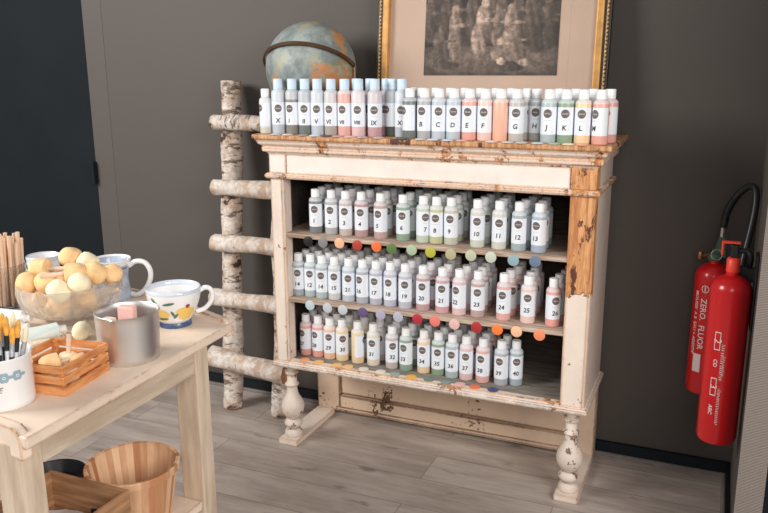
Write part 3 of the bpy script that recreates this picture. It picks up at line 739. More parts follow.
tube(bm, spline([(-R_, 0, zc + .012), (-R_, 0, zc - .06), (-R_ * .86, 0, zc - .125), (-R_ * .45, 0, zc - .178), (0, 0, zc - .193), (R_ * .45, 0, zc - .178), (R_ * .86, 0, zc - .125), (R_, 0, zc - .06), (R_, 0, zc + .018)], 48), 0.003, 8)
obj('cradle_wire', bm, M['wire'], gl, True)
bm = bmesh.new(); lathe(bm, [(0, 0), (.075, 0), (.076, .004), (.06, .008), (.012, .011), (.008, .018), (.008, .024), (0, .024)], 32); obj('stand_base', bm, M['brass'], gl, True)
bm = bmesh.new(); lathe(bm, [(0, zc - GR - .036), (.005, zc - GR - .034), (.005, zc - GR + .001), (0, zc - GR + .002)], 12); obj('pivot', bm, M['wire'], gl, True)

# ------------------------------------------------------------------ birch ladder
lad = tag(empty('birch_ladder', (-0.345, -0.17, 0)), 'rustic white birch branch ladder leaning on the dark wall beside the cabinet', 'ladder')
def log(name, p0, p1, r, m, seed):
    p0, p1 = Vector(p0), Vector(p1); L = (p1 - p0).length; rn = random.Random(seed); bm = bmesh.new(); n = 24; k = int(L / 0.02)
    ph = [rn.uniform(0, 6) for _ in range(6)]
    rings = []
    for j in range(k + 1):
        z = L * j / k; ox = .004 * math.sin(z * 7 + ph[0]); oy = .004 * math.sin(z * 6 + ph[1]); rg = []
        for i in range(n):
            a = 2 * PI * i / n
            rr = r * (1 + .05 * math.sin(a * 2 + z * 9 + ph[2]) + .035 * math.sin(a * 5 + z * 30 + ph[3]) + .04 * math.sin(z * 22 + ph[4]) + rn.uniform(-.015, .015))
            rg.append(bm.verts.new((ox + rr * math.cos(a), oy + rr * math.sin(a), z)))
        rings.append(rg)
    for A, B in zip(rings, rings[1:]):
        for i in range(n): bm.faces.new((A[i], A[(i + 1) % n], B[(i + 1) % n], B[i]))
    f = bm.faces.new(rings[0][::-1]); f.material_index = 1; f = bm.faces.new(rings[-1]); f.material_index = 1
    o = obj(name, bm, [m, M['cutwood']], lad, 50)
    o.location = p0 - Vector(lad.location); o.rotation_mode = 'QUATERNION'; o.rotation_quaternion = Vector((0, 0, 1)).rotation_difference(p1 - p0)
    return o
def ly(z): return -0.165 + z * (0.105 / 1.31)      # the ladder's lean
log('upright', (-0.342, ly(0), 0.004), (-0.342, ly(1.31), 1.312), 0.040, M['birchdark'], 1)
log('upright', (-0.112, ly(0), 0.004), (-0.112, ly(1.31), 1.30), 0.037, M['birchdark'], 2)
for i, (z, r, x0, dz) in enumerate(((1.158, .030, -0.387, -.006), (0.912, .032, -0.380, -.004), (0.695, .034, -0.383, 0.0), (0.480, .034, -0.388, -.010), (0.236, .040, -0.398, -.030))):
    y = ly(z) - 0.037 - r * 0.75
    log('rung', (x0, y, z), (-0.055, y, z + dz), r, M['birchdark'] if i == 0 else M['birch'], 10 + i)

# ------------------------------------------------------------------ fire extinguishers
def extinguisher(x, y, z0, r, H, label, near):
    e = tag(empty('fire_extinguisher', (x, y, z0)), label, 'fire extinguisher', 'fire extinguishers')
    bm = bmesh.new()
    lathe(bm, [(0, .006), (r * .7, .004), (r * .92, 0), (r, .012), (r, H - r * .75), (r * .96, H - r * .52), (r * .84, H - r * .30), (r * .62, H - r * .13), (r * .38, H - r * .02), (r * .32, H), (r * .30, H + .012), (0, H + .012)], 48)
    obj('cylinder', bm, M['red'], e, 60)
    return e
e1 = extinguisher(1.4815, -0.38, 0.312, 0.054, 0.490, 'nearer and lower red fire extinguisher hanging beside the ribbed wall end', True)
e2 = extinguisher(1.436, -0.075, 0.335, 0.056, 0.425, 'farther red fire extinguisher with green collar and raised black hose', False)
del e1['group']; del e2['group']
def wtext(par, R, s, size, z, a, vertical=True, shear=0.0, bold=0.0004):
    t = bpy.data.objects.new('printed_text', text_mesh(s, size, R + 0.0006, z, a, vertical, shear=shear, mat=M['whiteprint'], bold=bold)); COL.objects.link(t); t.parent = par
c2 = [c for c in e2.children][0]; c1 = [c for c in e1.children][0]
wtext(c2, .056, 'ZERO.  FLUOR', 0.026, 0.235, -0.42)
wtext(c2, .056, 'MOUSSE  A B  EAU + ADDITIF', 0.016, 0.235, -0.86)
def cyl_patch(par, R, a0, a1, z0, z1, name='printed_box', m=None):
    bm = bmesh.new(); n = 8; vs = [[bm.verts.new(((R + .0005) * math.sin(a0 + (a1 - a0) * i / n), -(R + .0005) * math.cos(a0 + (a1 - a0) * i / n), z)) for z in (z0, z1)] for i in range(n + 1)]
    for A, B in zip(vs, vs[1:]): bm.faces.new((A[0], B[0], B[1], A[1]))
    return obj(name, bm, m or M['whiteprint'], par, True)
def cyl_ring(par, R, a, z, r0, r1, name='printed_ring'):
    bm = bmesh.new(); n = 24; vs = []
    for i in range(n):
        t = 2 * PI * i / n; vs.append([bm.verts.new(((R + .0006) * math.sin(a + rr * math.cos(t) / R), -(R + .0006) * math.cos(a + rr * math.cos(t) / R), z + rr * math.sin(t))) for rr in (r0, r1)])
    for i in range(n): A, B = vs[i], vs[(i + 1) % n]; bm.faces.new((A[0], B[0], B[1], A[1]))
    return obj(name, bm, M['whiteprint'], par, True)
cyl_ring(c2, .056, -0.38, 0.350, .0095, .0118); cyl_patch(c2, .0562, -.41, -.35, .342, .358)
cyl_patch(c2, .056, -.75, -.30, .075, .135, 'printed_label')
# nearer one: two columns of fine print seen from its left side
for z, h in ((.285, .05), (.150, .05)):
    for a in (-.55, -.28): cyl_patch(c1, .054, a, a + .035, z, z + h)
    for dz in (0, h): cyl_patch(c1, .054, -.55, -.245, z + dz - .0015, z + dz + .0015)
wtext(c1, .054, '2', 0.028, .31, -.40, True); wtext(c1, .054, '3', 0.026, .175, -.40, True)
wtext(c1, .054, 'CO', 0.015, .245, -.42, True); wtext(c1, .054, 'ABC', 0.015, .105, -.45, True)
for k, (a, L0, L1) in enumerate(((-.12, .20, .30), (-.06, .19, .31), (0.0, .21, .27), (-.12, .07, .17), (-.06, .06, .17))):
    wtext(c1, .054, 'l i r e  n o t i c e  s e c u r i t e' if (L1 - L0) > .08 else 'l i r e  n o t i c e', 0.0085, (L0 + L1) / 2, a, True, bold=0.0002)
# valve of the nearer extinguisher
H1, H2 = 0.490, 0.425
bm = bmesh.new(); lathe(bm, [(0, H1 + .01), (.018, H1 + .01), (.018, H1 + .045), (.013, H1 + .05), (0, H1 + .05)], 24); obj('collar', bm, M['orangered'], e1, 50)
bm = bmesh.new(); box(bm, -.010, .010, -.012, .012, H1 + .05, H1 + .085, .003); tube(bm, [(0, 0, H1 + .07), (.035, 0, H1 + .07)], .008, 12); obj('valve', bm, M['blackr'], e1)
bm = bmesh.new(); box(bm, -.030, .014, -.009, .009, H1 + .088, H1 + .094, .002); box(bm, -.034, -.028, -.009, .009, H1 + .055, H1 + .094, .002); obj('lever', bm, M['orangered'], e1)
bm = bmesh.new(); tube(bm, spline([(.033, 0, H1 + .07), (.042, .0, H1 + .05), (.040, .04, H1 - .02), (.040, .05, H1 - .12)], 20), .008, 10); obj('hose', bm, M['blackr'], e1, True)
bm = bmesh.new()
def torus(bm, c, R, r, nrm, n=24, k=6):
    c = Vector(c); nrm = Vector(nrm).normalized(); a = nrm.orthogonal().normalized(); b = nrm.cross(a); rings = []
    for i in range(n):
        t = 2 * PI * i / n; d = a * math.cos(t) + b * math.sin(t)
        rings.append([bm.verts.new(c + d * (R + r * math.cos(2 * PI * j / k)) + nrm * r * math.sin(2 * PI * j / k)) for j in range(k)])
    for i in range(n):
        A, B = rings[i], rings[(i + 1) % n]
        for j in range(k): bm.faces.new((A[j], A[(j + 1) % k], B[(j + 1) % k], B[j]))
torus(bm, (-.044, -.01, H1 + .055), .0145, .0016, (0.3, -1, .1)); obj('safety_pin_ring', bm, M['chrome'], e1, True)
bm = bmesh.new(); box(bm, .008, .0625, .012, .030, H1 - .02, H1 + .02, .003); box(bm, .056, .0628, -.02, .05, H1 - .15, H1 + .06, .002); obj('wall_bracket', bm, M['blackr'], e1)
# valve, hose of the farther one
bm = bmesh.new(); lathe(bm, [(0, H2 + .01), (.024, H2 + .01), (.026, H2 + .016), (.024, H2 + .03), (.016, H2 + .034), (0, H2 + .034)], 24); box(bm, -.012, .03, -.014, .014, H2 + .02, H2 + .045, .004)
prism(bm, [(-.006, H2 + .04), (.026, H2 + .04), (.022, H2 + .085), (.004, H2 + .085)], 'y', -.012, .012); obj('green_collar', bm, M['green'], e2)
bm = bmesh.new(); tube(bm, [(-.045, -.01, H2 + .022), (-.012, 0, H2 + .026)], .007, 12); lathe(bm, [(0, H2 + .012), (.008, H2 + .012), (.009, H2 + .03), (.006, H2 + .036), (0, H2 + .036)], 14, (-.045, -.01)); obj('brass_nozzle', bm, M['brassv'], e2, 50)
hp = spline([(.014, 0, H2 + .115), (.020, -.005, H2 + .165), (.036, -.01, H2 + .205), (.055, -.02, H2 + .235), (.075, -.035, H2 + .252), (.090, -.055, H2 + .245), (.094, -.075, H2 + .205), (.088, -.095, H2 + .14), (.078, -.115, H2 + .07), (.070, -.13, H2 + .015)], 54)
bm = bmesh.new(); tube(bm, hp, .0105, 12); obj('hose', bm, M['blackr'], e2, True)
bm = bmesh.new(); tube(bm, [(.013, 0, H2 + .083), (.014, 0, H2 + .118)], .009, 12); obj('hose_ferrule', bm, M['chrome'], e2, 50)
bm = bmesh.new()
for i in range(11): torus(bm, hp[2 + i], .0105, .0016, hp[3 + i] - hp[1 + i], 16, 6)
obj('hose_spring', bm, M['blackr'], e2, True)
bm = bmesh.new(); d = (hp[-1] - hp[-3]).normalized(); tube(bm, [hp[-1] - d * .01 + d * (k * .02) for k in range(7)], lambda t: .014 + .018 * math.sin(PI * min(1, t * .9)), 20); obj('horn', bm, M['blackr'], e2, True)
bm = bmesh.new(); box(bm, -.03, .03, .055, .089, .30, .33, .003); obj('wall_bracket', bm, M['blackr'], e2)

# ------------------------------------------------------------------ the table
TZ = 0.78
tb = tag(empty('side_table', (0, 0, 0)), 'pale limed wooden table with raised ends and a lower shelf', 'table')
F, Nn = Vector((0.398, -1.206)), Vector((0.421, -1.836)); FM = Vector((0.10, -1.09)); FL, NL = Vector((-0.62, -1.02)), Vector((-0.62, -1.69))
bm = bmesh.new(); prism(bm, [tuple(Nn), tuple(F), tuple(FM), tuple(FL), tuple(NL)], 'z', TZ - 0.022, TZ)
bmesh.ops.bevel(bm, geom=bm.edges[:], offset=0.004, segments=3, affect='EDGES', profile=.5); obj('tabletop', bm, M['tabletop'], tb)
def rim(A, B, name, inward, up, dn, th):
    """a raised lip with rounded corner along the end of the top, from A (front corner) to B"""
    d = (B - A).normalized(); nrm = Vector((-d.y, d.x));  nrm = nrm if nrm.dot(inward) > 0 else -nrm
    L = (B - A).length; z0, z1 = TZ - dn, TZ + up; R = 0.022
    prof = [(0, z0)] + [(R - R * math.cos(a), z1 - R + R * math.sin(a)) for a in (k * PI / 12 for k in range(0, 7))] + [(L, z1), (L, z0)]
    bm = bmesh.new()
    rows_ = [[bm.verts.new((*(A + d * s + nrm * q), z)) for s, z in prof] for q in (0, th)]
    n = len(prof)
    for i in range(n): bm.faces.new((rows_[0][i], rows_[0][(i + 1) % n], rows_[1][(i + 1) % n], rows_[1][i]))
    bm.faces.new(rows_[0]); bm.faces.new(rows_[1][::-1])
    bmesh.ops.bevel(bm, geom=[e for e in bm.edges if abs((e.verts[0].co - e.verts[1].co).normalized().dot(Vector((d.x, d.y, 0)))) > .2], offset=0.003, segments=2, affect='EDGES')
    return obj(name, bm, M['tabletop'] if up < .012 else M['tableapron'], tb)
rim(F, FM, 'raised_end', Vector((0, -1)), 0.010, 0.030, 0.020)
rim(FL, FM + Vector((.003, 0)), 'raised_end', Vector((0, -1)), 0.010, 0.030, 0.020)
rim(Nn + Vector((-.016, .0)), NL, 'raised_end', Vector((0, 1)), 0.010, 0.045, 0.022)
LW = 0.060; LY = 0.046; LX = 0.398
def tleg(x1, y0):
    bm = bmesh.new(); b2 = 0.004
    box(bm, x1 - LW, x1, y0, y0 + LY, 0.0, TZ - 0.022, 0.003); return obj('leg', bm, M['tableframe'], tb)
tleg(LX, -1.352); tleg(LX, -1.832); tleg(-0.54, -1.18); tleg(-0.54, -1.66)
cpa = lambda name, m, *b: cpart(name, m, *b, parent=tb)
cpa('side_rail', M['tableapron'], (LX - 0.030, LX - 0.004, -1.786, -1.352, TZ - 0.075, TZ - 0.022))
cpa('end_rail', M['tableframe'], (-0.54, LX - LW, -1.345, -1.322, TZ - 0.075, TZ - 0.022))
cpa('end_rail', M['tableframe'], (-0.54, LX - LW, -1.815, -1.795, TZ - 0.075, TZ - 0.022))
SZ = 0.391
cpa('lower_shelf', M['tabletop'], (-0.57, LX - 0.006, -1.785, -1.353, SZ - 0.022, SZ))

# things below
bk = tag(empty('splint_basket', (0.294, -1.462, SZ)), 'round orange-brown wooden splint basket on the table\'s lower shelf', 'basket')
bm = bmesh.new(); Hb = 0.132; n = 72
def rib(a, z, r): return 1 + 0.006 * (1 if int(a / (2 * PI) * 36) % 2 else -1)
lathe(bm, [(0, .004), (.074, .004), (.076, .0), (.097, Hb), (.093, Hb), (.073, .008), (0, .008)], n, fn=rib); obj('basket_wall', bm, M['basket'], bk, 25)
bm = bmesh.new(); lathe(bm, [(.0925, Hb - .012), (.1005, Hb - .014), (.1015, Hb), (.0995, Hb + .002), (.0925, Hb + .001), (.0925, Hb - .012)], n); obj('rim_hoop', bm, M['basket'], bk, 40)
bx = tag(empty('open_wooden_box', (0.278, -1.668, SZ)), 'open brown wooden box of papers on the table\'s lower shelf', 'box')
bm = bmesh.new(); a_, b_, h_ = .105, .095, .146
box(bm, -a_, a_, -b_, b_, 0, .006); box(bm, -a_, a_, b_ - .008, b_, .006, h_, .001); box(bm, -a_, a_, -b_, -b_ + .008, .006, h_, .001)
box(bm, -a_, -a_ + .008, -b_ + .008, b_ - .008, .006, h_, .001); box(bm, a_ - .008, a_, -b_ + .008, b_ - .008, .006, h_, .001); obj('box_body', bm, M['box'], bx)
bm = bmesh.new(); lathe(bm, [(0, 0), (.010, 0), (.010, .0012), (0, .0012)], 20); g_ = obj('hand_hole', bm, M['black'], bx); g_.rotation_euler = (PI / 2, 0, 0); g_.location = (0.02, b_ - .008, .08); g_.scale = (1.6, .8, 1)
def sheet(x, y, z, sx, sy, rz, m, nm, lab, th=.004, rx=0.0):
    bm = bmesh.new(); n = 6
    vs = [[bm.verts.new((sx * (i / n - .5), sy * (j / n - .5), .004 * math.sin(i * .9) * math.cos(j * .7) )) for i in range(n + 1)] for j in range(n + 1)]
    for j in range(n):
        for i in range(n): bm.faces.new((vs[j][i], vs[j][i + 1], vs[j + 1][i + 1], vs[j + 1][i]))
    e = bmesh.ops.extrude_face_region(bm, geom=bm.faces[:])
    for v in e['geom']:
        if isinstance(v, bmesh.types.BMVert): v.co.z += th
    o = obj(nm, bm, m, None, loc=(x, y, z)); o.rotation_euler = (rx, 0, rz); return tag(o, lab, nm.replace('_', ' '))
sheet(.265, -1.650, SZ + .046, .15, .13, .2, M['magazine'], 'magazine', 'dark printed magazine lying in the open wooden box', .008)
sheet(.235, -1.625, SZ + .064, .09, .10, .5, M['paper'], 'paper_sheet', 'crumpled white paper on the left inside the wooden box', .003)
sheet(.300, -1.675, SZ + .066, .10, .07, -.5, M['paper'], 'paper_sheet', 'small white sheet on the right inside the wooden box', .003)
tr = tag(empty('black_tray', (0.020, -1.430, SZ)), 'black rounded tray behind the wooden box under the table', 'tray')
bm = bmesh.new(); lathe(bm, [(0, 0), (.060, 0), (.072, .028), (.075, .030), (.070, .030), (.058, .004), (0, .004)], 40); o = obj('tray_body', bm, M['black'], tr, 50)
bm = bmesh.new(); box(bm, -.075, .075, -.035, .035, 0, .022, .006); tag(obj('black_case', bm, M['black'], None, loc=(.070, -1.560, SZ)), 'flat black case beside the basket on the lower shelf', 'case')

# ------------------------------------------------------------------ things on the table
def dirq(o, d): o.rotation_mode = 'QUATERNION'; o.rotation_quaternion = Vector((0, 0, 1)).rotation_difference(Vector(d).normalized())
# latte mug with painted flowers
mg = tag(empty('flower_mug', (0.278, -1.262, TZ), 0), 'wide white mug painted with yellow flowers at the table\'s far corner', 'mug')
MP = [(.036, .0), (.038, .001), (.037, .010), (.033, .013)]
def mugprof(z):  # outer radius of the mug body
    t = (z - .012) / .078; return .036 + .0265 * math.sin(min(1, t * 1.05) * PI / 2) ** .9
bm = bmesh.new(); lathe(bm, [(0, .001)] + MP[:3] + [(.0345, .014), (0, .014)], 40); obj('foot', bm, M['navyglaze'], mg, 50)
zs = [.012 + .078 * k / 12 for k in range(13)]
bm = bmesh.new(); lathe(bm, [(0, .013)] + [(mugprof(z), z) for z in zs] + [(mugprof(.09) - .0015, .0915), (mugprof(.09) - .003, .090)] + [(mugprof(z) - .0035, z) for z in reversed(zs[1:-1])] + [(0, .018)], 48)
obj('bowl', bm, M['porcelain'], mg, 60)
bm = bmesh.new(); lathe(bm, [(mugprof(.0835) + .0003, .0835), (mugprof(.09) + .0004, .0905), (mugprof(.09) - .0014, .0922), (mugprof(.09) - .0034, .0905), (mugprof(.08) - .0040, .080)], 48); obj('rim_band', bm, M['mugint'], mg, 60)
bm = bmesh.new(); tube(bm, spline([(.058, 0, .078), (.072, 0, .085), (.084, 0, .081), (.089, 0, .066), (.082, 0, .047), (.067, 0, .033), (.050, 0, .028)], 30), .0058, 12); hd = obj('handle', bm, M['porcelain'], mg, True); hd.rotation_euler = (0, 0, 0.62)
def petal(par, a, z, ra, rz_, rot, m, name, pf=mugprof, off=.0007):
    bm = bmesh.new(); n = 18; R0 = pf(z) + off
    def P(u, v):
        x = u * math.cos(rot) - v * math.sin(rot); y = u * math.sin(rot) + v * math.cos(rot)
        R = pf(z + y) + off; aa = a + x / R0; return (R * math.sin(aa), -R * math.cos(aa), z + y)
    c = bm.verts.new(P(0, 0)); inner = [bm.verts.new(P(.55 * ra * math.cos(2 * PI * k / n), .55 * rz_ * math.sin(2 * PI * k / n))) for k in range(n)]; ou = [bm.verts.new(P(ra * math.cos(2 * PI * k / n), rz_ * math.sin(2 * PI * k / n))) for k in range(n)]
    for k in range(n): j = (k + 1) % n; bm.faces.new((c, inner[k], inner[j])); bm.faces.new((inner[k], ou[k], ou[j], inner[j]))
    return obj(name, bm, m, par, True)
bowl = [c for c in mg.children if c.name.startswith('bowl')][0]
for A_ in (-0.02, 1.20):
    for rot, u, v in ((.3, -.010, -.003), (-.5, .009, -.006), (1.4, .000, -.013), (.9, -.006, -.010), (-1.0, .006, -.012)):
        petal(bowl, A_ + 1.3 * u / .055, .050 + 1.3 * v, .0145, .0085, rot, M['yellow'], 'petal')
    petal(bowl, A_ + .004, .057, .0055, .005, 0, M['redbrown'], 'flower_centre', off=.0011)
for a, z, rot, L in ((-.12, .070, -.9, .012), (.46, .066, .15, .014), (.02, .026, .1, .016), (.60, .040, -1.1, .009), (.72, .034, .9, .008), (-.22, .036, -.8, .008)):
    petal(bowl, a, z, L, .0033, rot, M['leaf'], 'leaf', off=.0009)
# tall mug
tm = tag(empty('tall_mug', (-0.012, -1.142, TZ)), 'tall blue-grey mug with white handle behind the glass bowl', 'mug')
bm = bmesh.new(); HT = .103
def tmr(z): return .050 - .010 * math.sin(min(1, z / HT) * PI)
zz = [HT * k / 10 for k in range(11)]
lathe(bm, [(0, 0)] + [(tmr(z), z) for z in zz] + [(.0485, HT + .0015), (.0465, HT)] + [(tmr(z) - .004, z) for z in reversed(zz[1:-1])] + [(0, .006)], 48); tb_ = obj('mug_body', bm, [M['mugblue']], tm, 60)
bm = bmesh.new(); lathe(bm, [(tmr(.091) + .0004, .091), (.0505, HT + .0003), (.0486, HT + .0022), (.0462, HT), (tmr(.06) - .0045, .06), (tmr(.03) - .0045, .03)], 48); obj('white_rim', bm, M['porcelain'], tm, 60)
for k in range(30): cyl_patch(tm if False else tb_, .0488, -1.5 + k * .105, -1.45 + k * .105, .083, .0875, 'rim_dash', M['navyglaze'])
bm = bmesh.new(); tube(bm, spline([(.046, 0, .086), (.066, 0, .098), (.090, 0, .094), (.102, 0, .072), (.098, 0, .045), (.082, 0, .020), (.062, 0, .008), (.046, 0, .010)], 36), .0068, 12); h2 = obj('handle', bm, M['porcelain'], tm, True); h2.rotation_euler = (0, 0, .35)
wc = tag(empty('white_cup', (-0.262, -1.130, TZ)), 'white and pale blue cup half hidden behind sticks and bowl', 'cup')
bm = bmesh.new(); lathe(bm, [(0, 0), (.024, 0), (.025, .006), (.033, .022), (.041, .05), (.044, .086), (.043, .088), (.041, .086), (.038, .05), (.028, .022), (0, .010)], 40); obj('cup_body', bm, M['porcelain'], wc, 60)
bm = bmesh.new(); lathe(bm, [(.0442, .076), (.0446, .087), (.0428, .089), (.0408, .086)], 40); obj('rim_band', bm, M['mugint'], wc, 60)
bm = bmesh.new(); tube(bm, spline([(.040, 0, .072), (.060, 0, .074), (.066, 0, .052), (.052, 0, .032), (.034, 0, .028)], 24), .0045, 10); q_ = obj('handle', bm, M['porcelain'], wc, True); q_.rotation_euler = (0, 0, 2.4)
# steel pitcher
pt = tag(empty('steel_pitcher', (0.328, -1.476, TZ)), 'brushed steel frothing jug holding pink sponges in the table\'s middle', 'jug')
bm = bmesh.new(); HP = .102; PR0, PR1 = .061, .064; ns = 64
def spf(a, z, r):
    d = (a - math.radians(-70) + PI) % (2 * PI) - PI; k = math.exp(-(d / .16) ** 2) * max(0, (z - .065) / .037) ** 2
    return 1 + .13 * k
lathe(bm, [(0, 0), (PR0 - .003, 0), (PR0, .003)] + [(PR0 + (PR1 - PR0) * k / 8, .003 + (HP - .003) * k / 8) for k in range(1, 9)] + [(PR1 + .0012, HP + .001), (PR1, HP + .002), (PR1 - .0015, HP + .001)] + [(PR0 + (PR1 - PR0) * k / 8 - .0015, .003 + (HP - .003) * k / 8) for k in range(7, 0, -1)] + [(0, .003)], ns, fn=spf)
obj('jug_body', bm, M['steel'], pt, 60)
def sponge_block(loc, size, rot, m, lab):
    bm = bmesh.new(); s = size; box(bm, -s[0] / 2, s[0] / 2, -s[1] / 2, s[1] / 2, 0, s[2], .003); o = obj('sponge_block', bm, m, None, loc=loc); o.rotation_euler = rot; return tag(o, lab, 'sponge')
sponge_block((.318, -1.466, TZ + .004), (.034, .022, .106), (0.04, .04, .3), M['pink'], 'pink sponge block standing upright in the steel jug')
sponge_block((.304, -1.504, TZ + .004), (.026, .020, .088), (0.0, .0, .1), M['pinkpale'], 'pale pink sponge in front of the pink one in the jug')
sponge_block((.346, -1.486, TZ + .004), (.022, .018, .082), (0.0, .0, .9), M['pinkpale'], 'small pale sponge at the right inside the steel jug')
# glass bowl
gb = tag(empty('glass_bowl', (0.02, -1.32, TZ)), 'large cut-glass bowl filled with round sponge dabbers', 'bowl')
def cut(a, z, r): return 1 + (.034 * abs(math.sin(a * 14 + z * 150)) + .030 * abs(math.sin(a * 14 - z * 150)) if .020 < z < .085 else .015 * math.sin(a * 24))
pb = [(.060, 0), (.062, .005), (.046, .009), (.052, .013), (.084, .020), (.101, .033), (.109, .050), (.114, .075), (.117, .094)]
bm = bmesh.new(); lathe(bm, [(0, .001)] + pb + [(.114, .095), (.109, .080), (.103, .055), (.095, .038), (.078, .025), (.035, .018), (0, .017)], 192, fn=cut); obj('bowl_body', bm, M['cutglass'], gb, 30)
# sponge dabbers
bm = bmesh.new(); lathe(bm, [(0, -.027), (.010, -.0265), (.018, -.023), (.0235, -.014), (.0248, -.002), (.0248, .010), (.0235, .017), (.019, .0195), (.008, .020), (0, .020)], 32)
h0 = obj('sponge_head', bm, M['sponge'], None, True); COL.objects.unlink(h0)
bm = bmesh.new(); lathe(bm, [(0, .018), (.0052, .018), (.0058, .045), (.0065, .060), (.0062, .072), (.004, .074), (0, .0745)], 16); k0 = obj('handle', bm, M['handlewood'], None, True); COL.objects.unlink(k0)
def dabber(p, d, label, group, pale=False, s=1.0, handle=True):
    e = tag(empty('sponge_dabber', p), label, 'sponge', group); dirq(e, d); e.scale = (s, s, s)
    a = h0.copy(); COL.objects.link(a); a.parent = e
    if pale:
        a.data = h0.data.copy(); a.data.materials[0] = M['sponge2']
    b = k0.copy(); COL.objects.link(b); b.parent = e
    return e
G1 = 'sponge dabbers in the glass bowl'
SP = [((-.062, -1.325, .897), (.92, .25, .02), 0, 'dabber lying with its handle pointing right, back left of the bowl'),
      ((-.028, -1.262, .914), (-.1, .9, -.3), 0, 'round golden sponge dabber topmost at the back of the bowl'),
      ((.020, -1.255, .902), (.5, .5, -.6), 1, 'pale half-round sponge dabber right of the topmost one'),
      ((-.058, -1.375, .873), (-.5, .3, -.5), 0, 'pale orange sponge dabber at the far left of the bowl'),
      ((.000, -1.372, .880), (-.5, .7, -.5), 0, 'large sponge dabber at the front left in the bowl'),
      ((.062, -1.345, .903), (-.75, -.62, -.02), 0, 'sponge dabber in the bowl\'s centre with handle pointing left'),
      ((.062, -1.395, .872), (.2, .5, -.7), 1, 'white-topped sponge dabber at the bowl\'s front'),
      ((.096, -1.365, .886), (-.4, .6, -.4), 1, 'pale green-white sponge dabber right of centre in the bowl'),
      ((.092, -1.310, .898), (.1, .6, -.6), 0, 'light yellow sponge dabber behind right in the bowl'),
      ((.105, -1.268, .885), (-.6, .5, -.3), 0, 'orange-yellow dabber at the bowl\'s right rim'),
      ((-.005, -1.300, .868), (.1, .8, -.4), 0, 'sponge dabber half hidden under the topmost ones'),
      ((-.020, -1.375, .834), (-.2, .8, .1), 0, 'sponge dabber seen low through the glass at left'),
      ((.045, -1.385, .830), (.3, .8, .1), 0, 'sponge dabber seen low through the glass at front'),
      ((.086, -1.335, .840), (.6, .6, .2), 0, 'sponge dabber seen low through the glass at right')]
for p, d, pale, lab in SP: dabber(p, d, lab, G1, bool(pale))
# small crate
CR = tag(empty('slatted_crate', (0.284, -1.624, TZ), 0.13), 'small orange slatted wooden crate holding sponge dabbers', 'crate')
cx_, cy_, ch_ = .063, .069, .058
def slat(x0, x1, y0, y1, z0, z1, nm='slat'):
    bm = bmesh.new(); box(bm, x0, x1, y0, y1, z0, z1, .0008); obj(nm, bm, M['crate'], CR)
for z0 in (0.002, .0225, .043):
    slat(-cx_, cx_, -cy_, -cy_ + .005, z0, z0 + .015); slat(-cx_, cx_, cy_ - .005, cy_, z0, z0 + .015)
    slat(-cx_, -cx_ + .005, -cy_ + .005, cy_ - .005, z0, z0 + .015); slat(cx_ - .005, cx_, -cy_ + .005, cy_ - .005, z0, z0 + .015)
for sx in (-1, 1):
    for sy in (-1, 1): slat(sx * (cx_ - .010) - .005, sx * (cx_ - .010) + .005, sy * (cy_ - .010) - .005, sy * (cy_ - .010) + .005, .002, .056, 'corner_post')
slat(-cx_, cx_, -cy_, cy_, 0, .003, 'crate_floor')
G2 = 'sponge dabbers in the crate'
dabber((.268, -1.628, TZ + .030), (.5, .75, .12), 'round sponge dabber at the crate\'s left', G2, s=.85)
dabber((.300, -1.592, TZ + .024), (-.7, -.5, .10), 'sponge dabber with its handle crossing the crate\'s middle', G2, s=.75)
dabber((.322, -1.640, TZ + .022), (-.3, -.8, .15), 'sponge dabber low in the crate\'s front right', G2, True, s=.72)
dabber((.262, -1.580, TZ + .022), (.08, .1, .95), 'dabber standing handle up in the crate\'s back corner', G2, True, s=.72)
dabber((.148, -1.425, TZ + .0175), (-.5, .7, .05), 'pale sponge dabber lying on the table between bowl and crate', 'loose sponges', True, s=.80)
# porcelain cup with brushes
cp = tag(empty('porcelain_cup', (0.268, -1.742, TZ)), 'white porcelain pot with blue flower band holding paintbrushes, table\'s near corner', 'pot')
bm = bmesh.new(); HC = .094
lathe(bm, [(0, 0), (.050, 0), (.053, .002), (.0535, .010), (.0540, HC - .004), (.056, HC), (.055, HC + .002), (.0525, HC + .001), (.0505, HC - .006), (.0500, .008), (0, .005)], 48); cb = obj('pot_body', bm, M['porcelain'], cp, 60)
pf = lambda z: .0535 + .0005 * max(0, z) / .084
for k in range(7):
    a = -1.15 + k * .42
    for q in range(6): petal(cb, a + .0055 * math.cos(q * PI / 3) / .05, .064 + .0055 * math.sin(q * PI / 3), .0042, .0042, 0, M['blueglaze'], 'painted_petal', pf)
    petal(cb, a, .064, .0028, .0028, 0, M['porcelain'], 'painted_petal', pf, .0011)
    petal(cb, a, .064, .0012, .0012, 0, M['brushblack'], 'painted_dot', pf, .0014)
    petal(cb, a + .21, .064, .0045, .0030, 0, M['blueglaze'], 'painted_leaf', pf, .0009)
t = bpy.data.objects.new('painted_script', text_mesh('THE', .014, .0545, .042, .62, mat=plain('brown_script', (.09, .06, .05), .4), shear=.3)); COL.objects.link(t); t.parent = cb
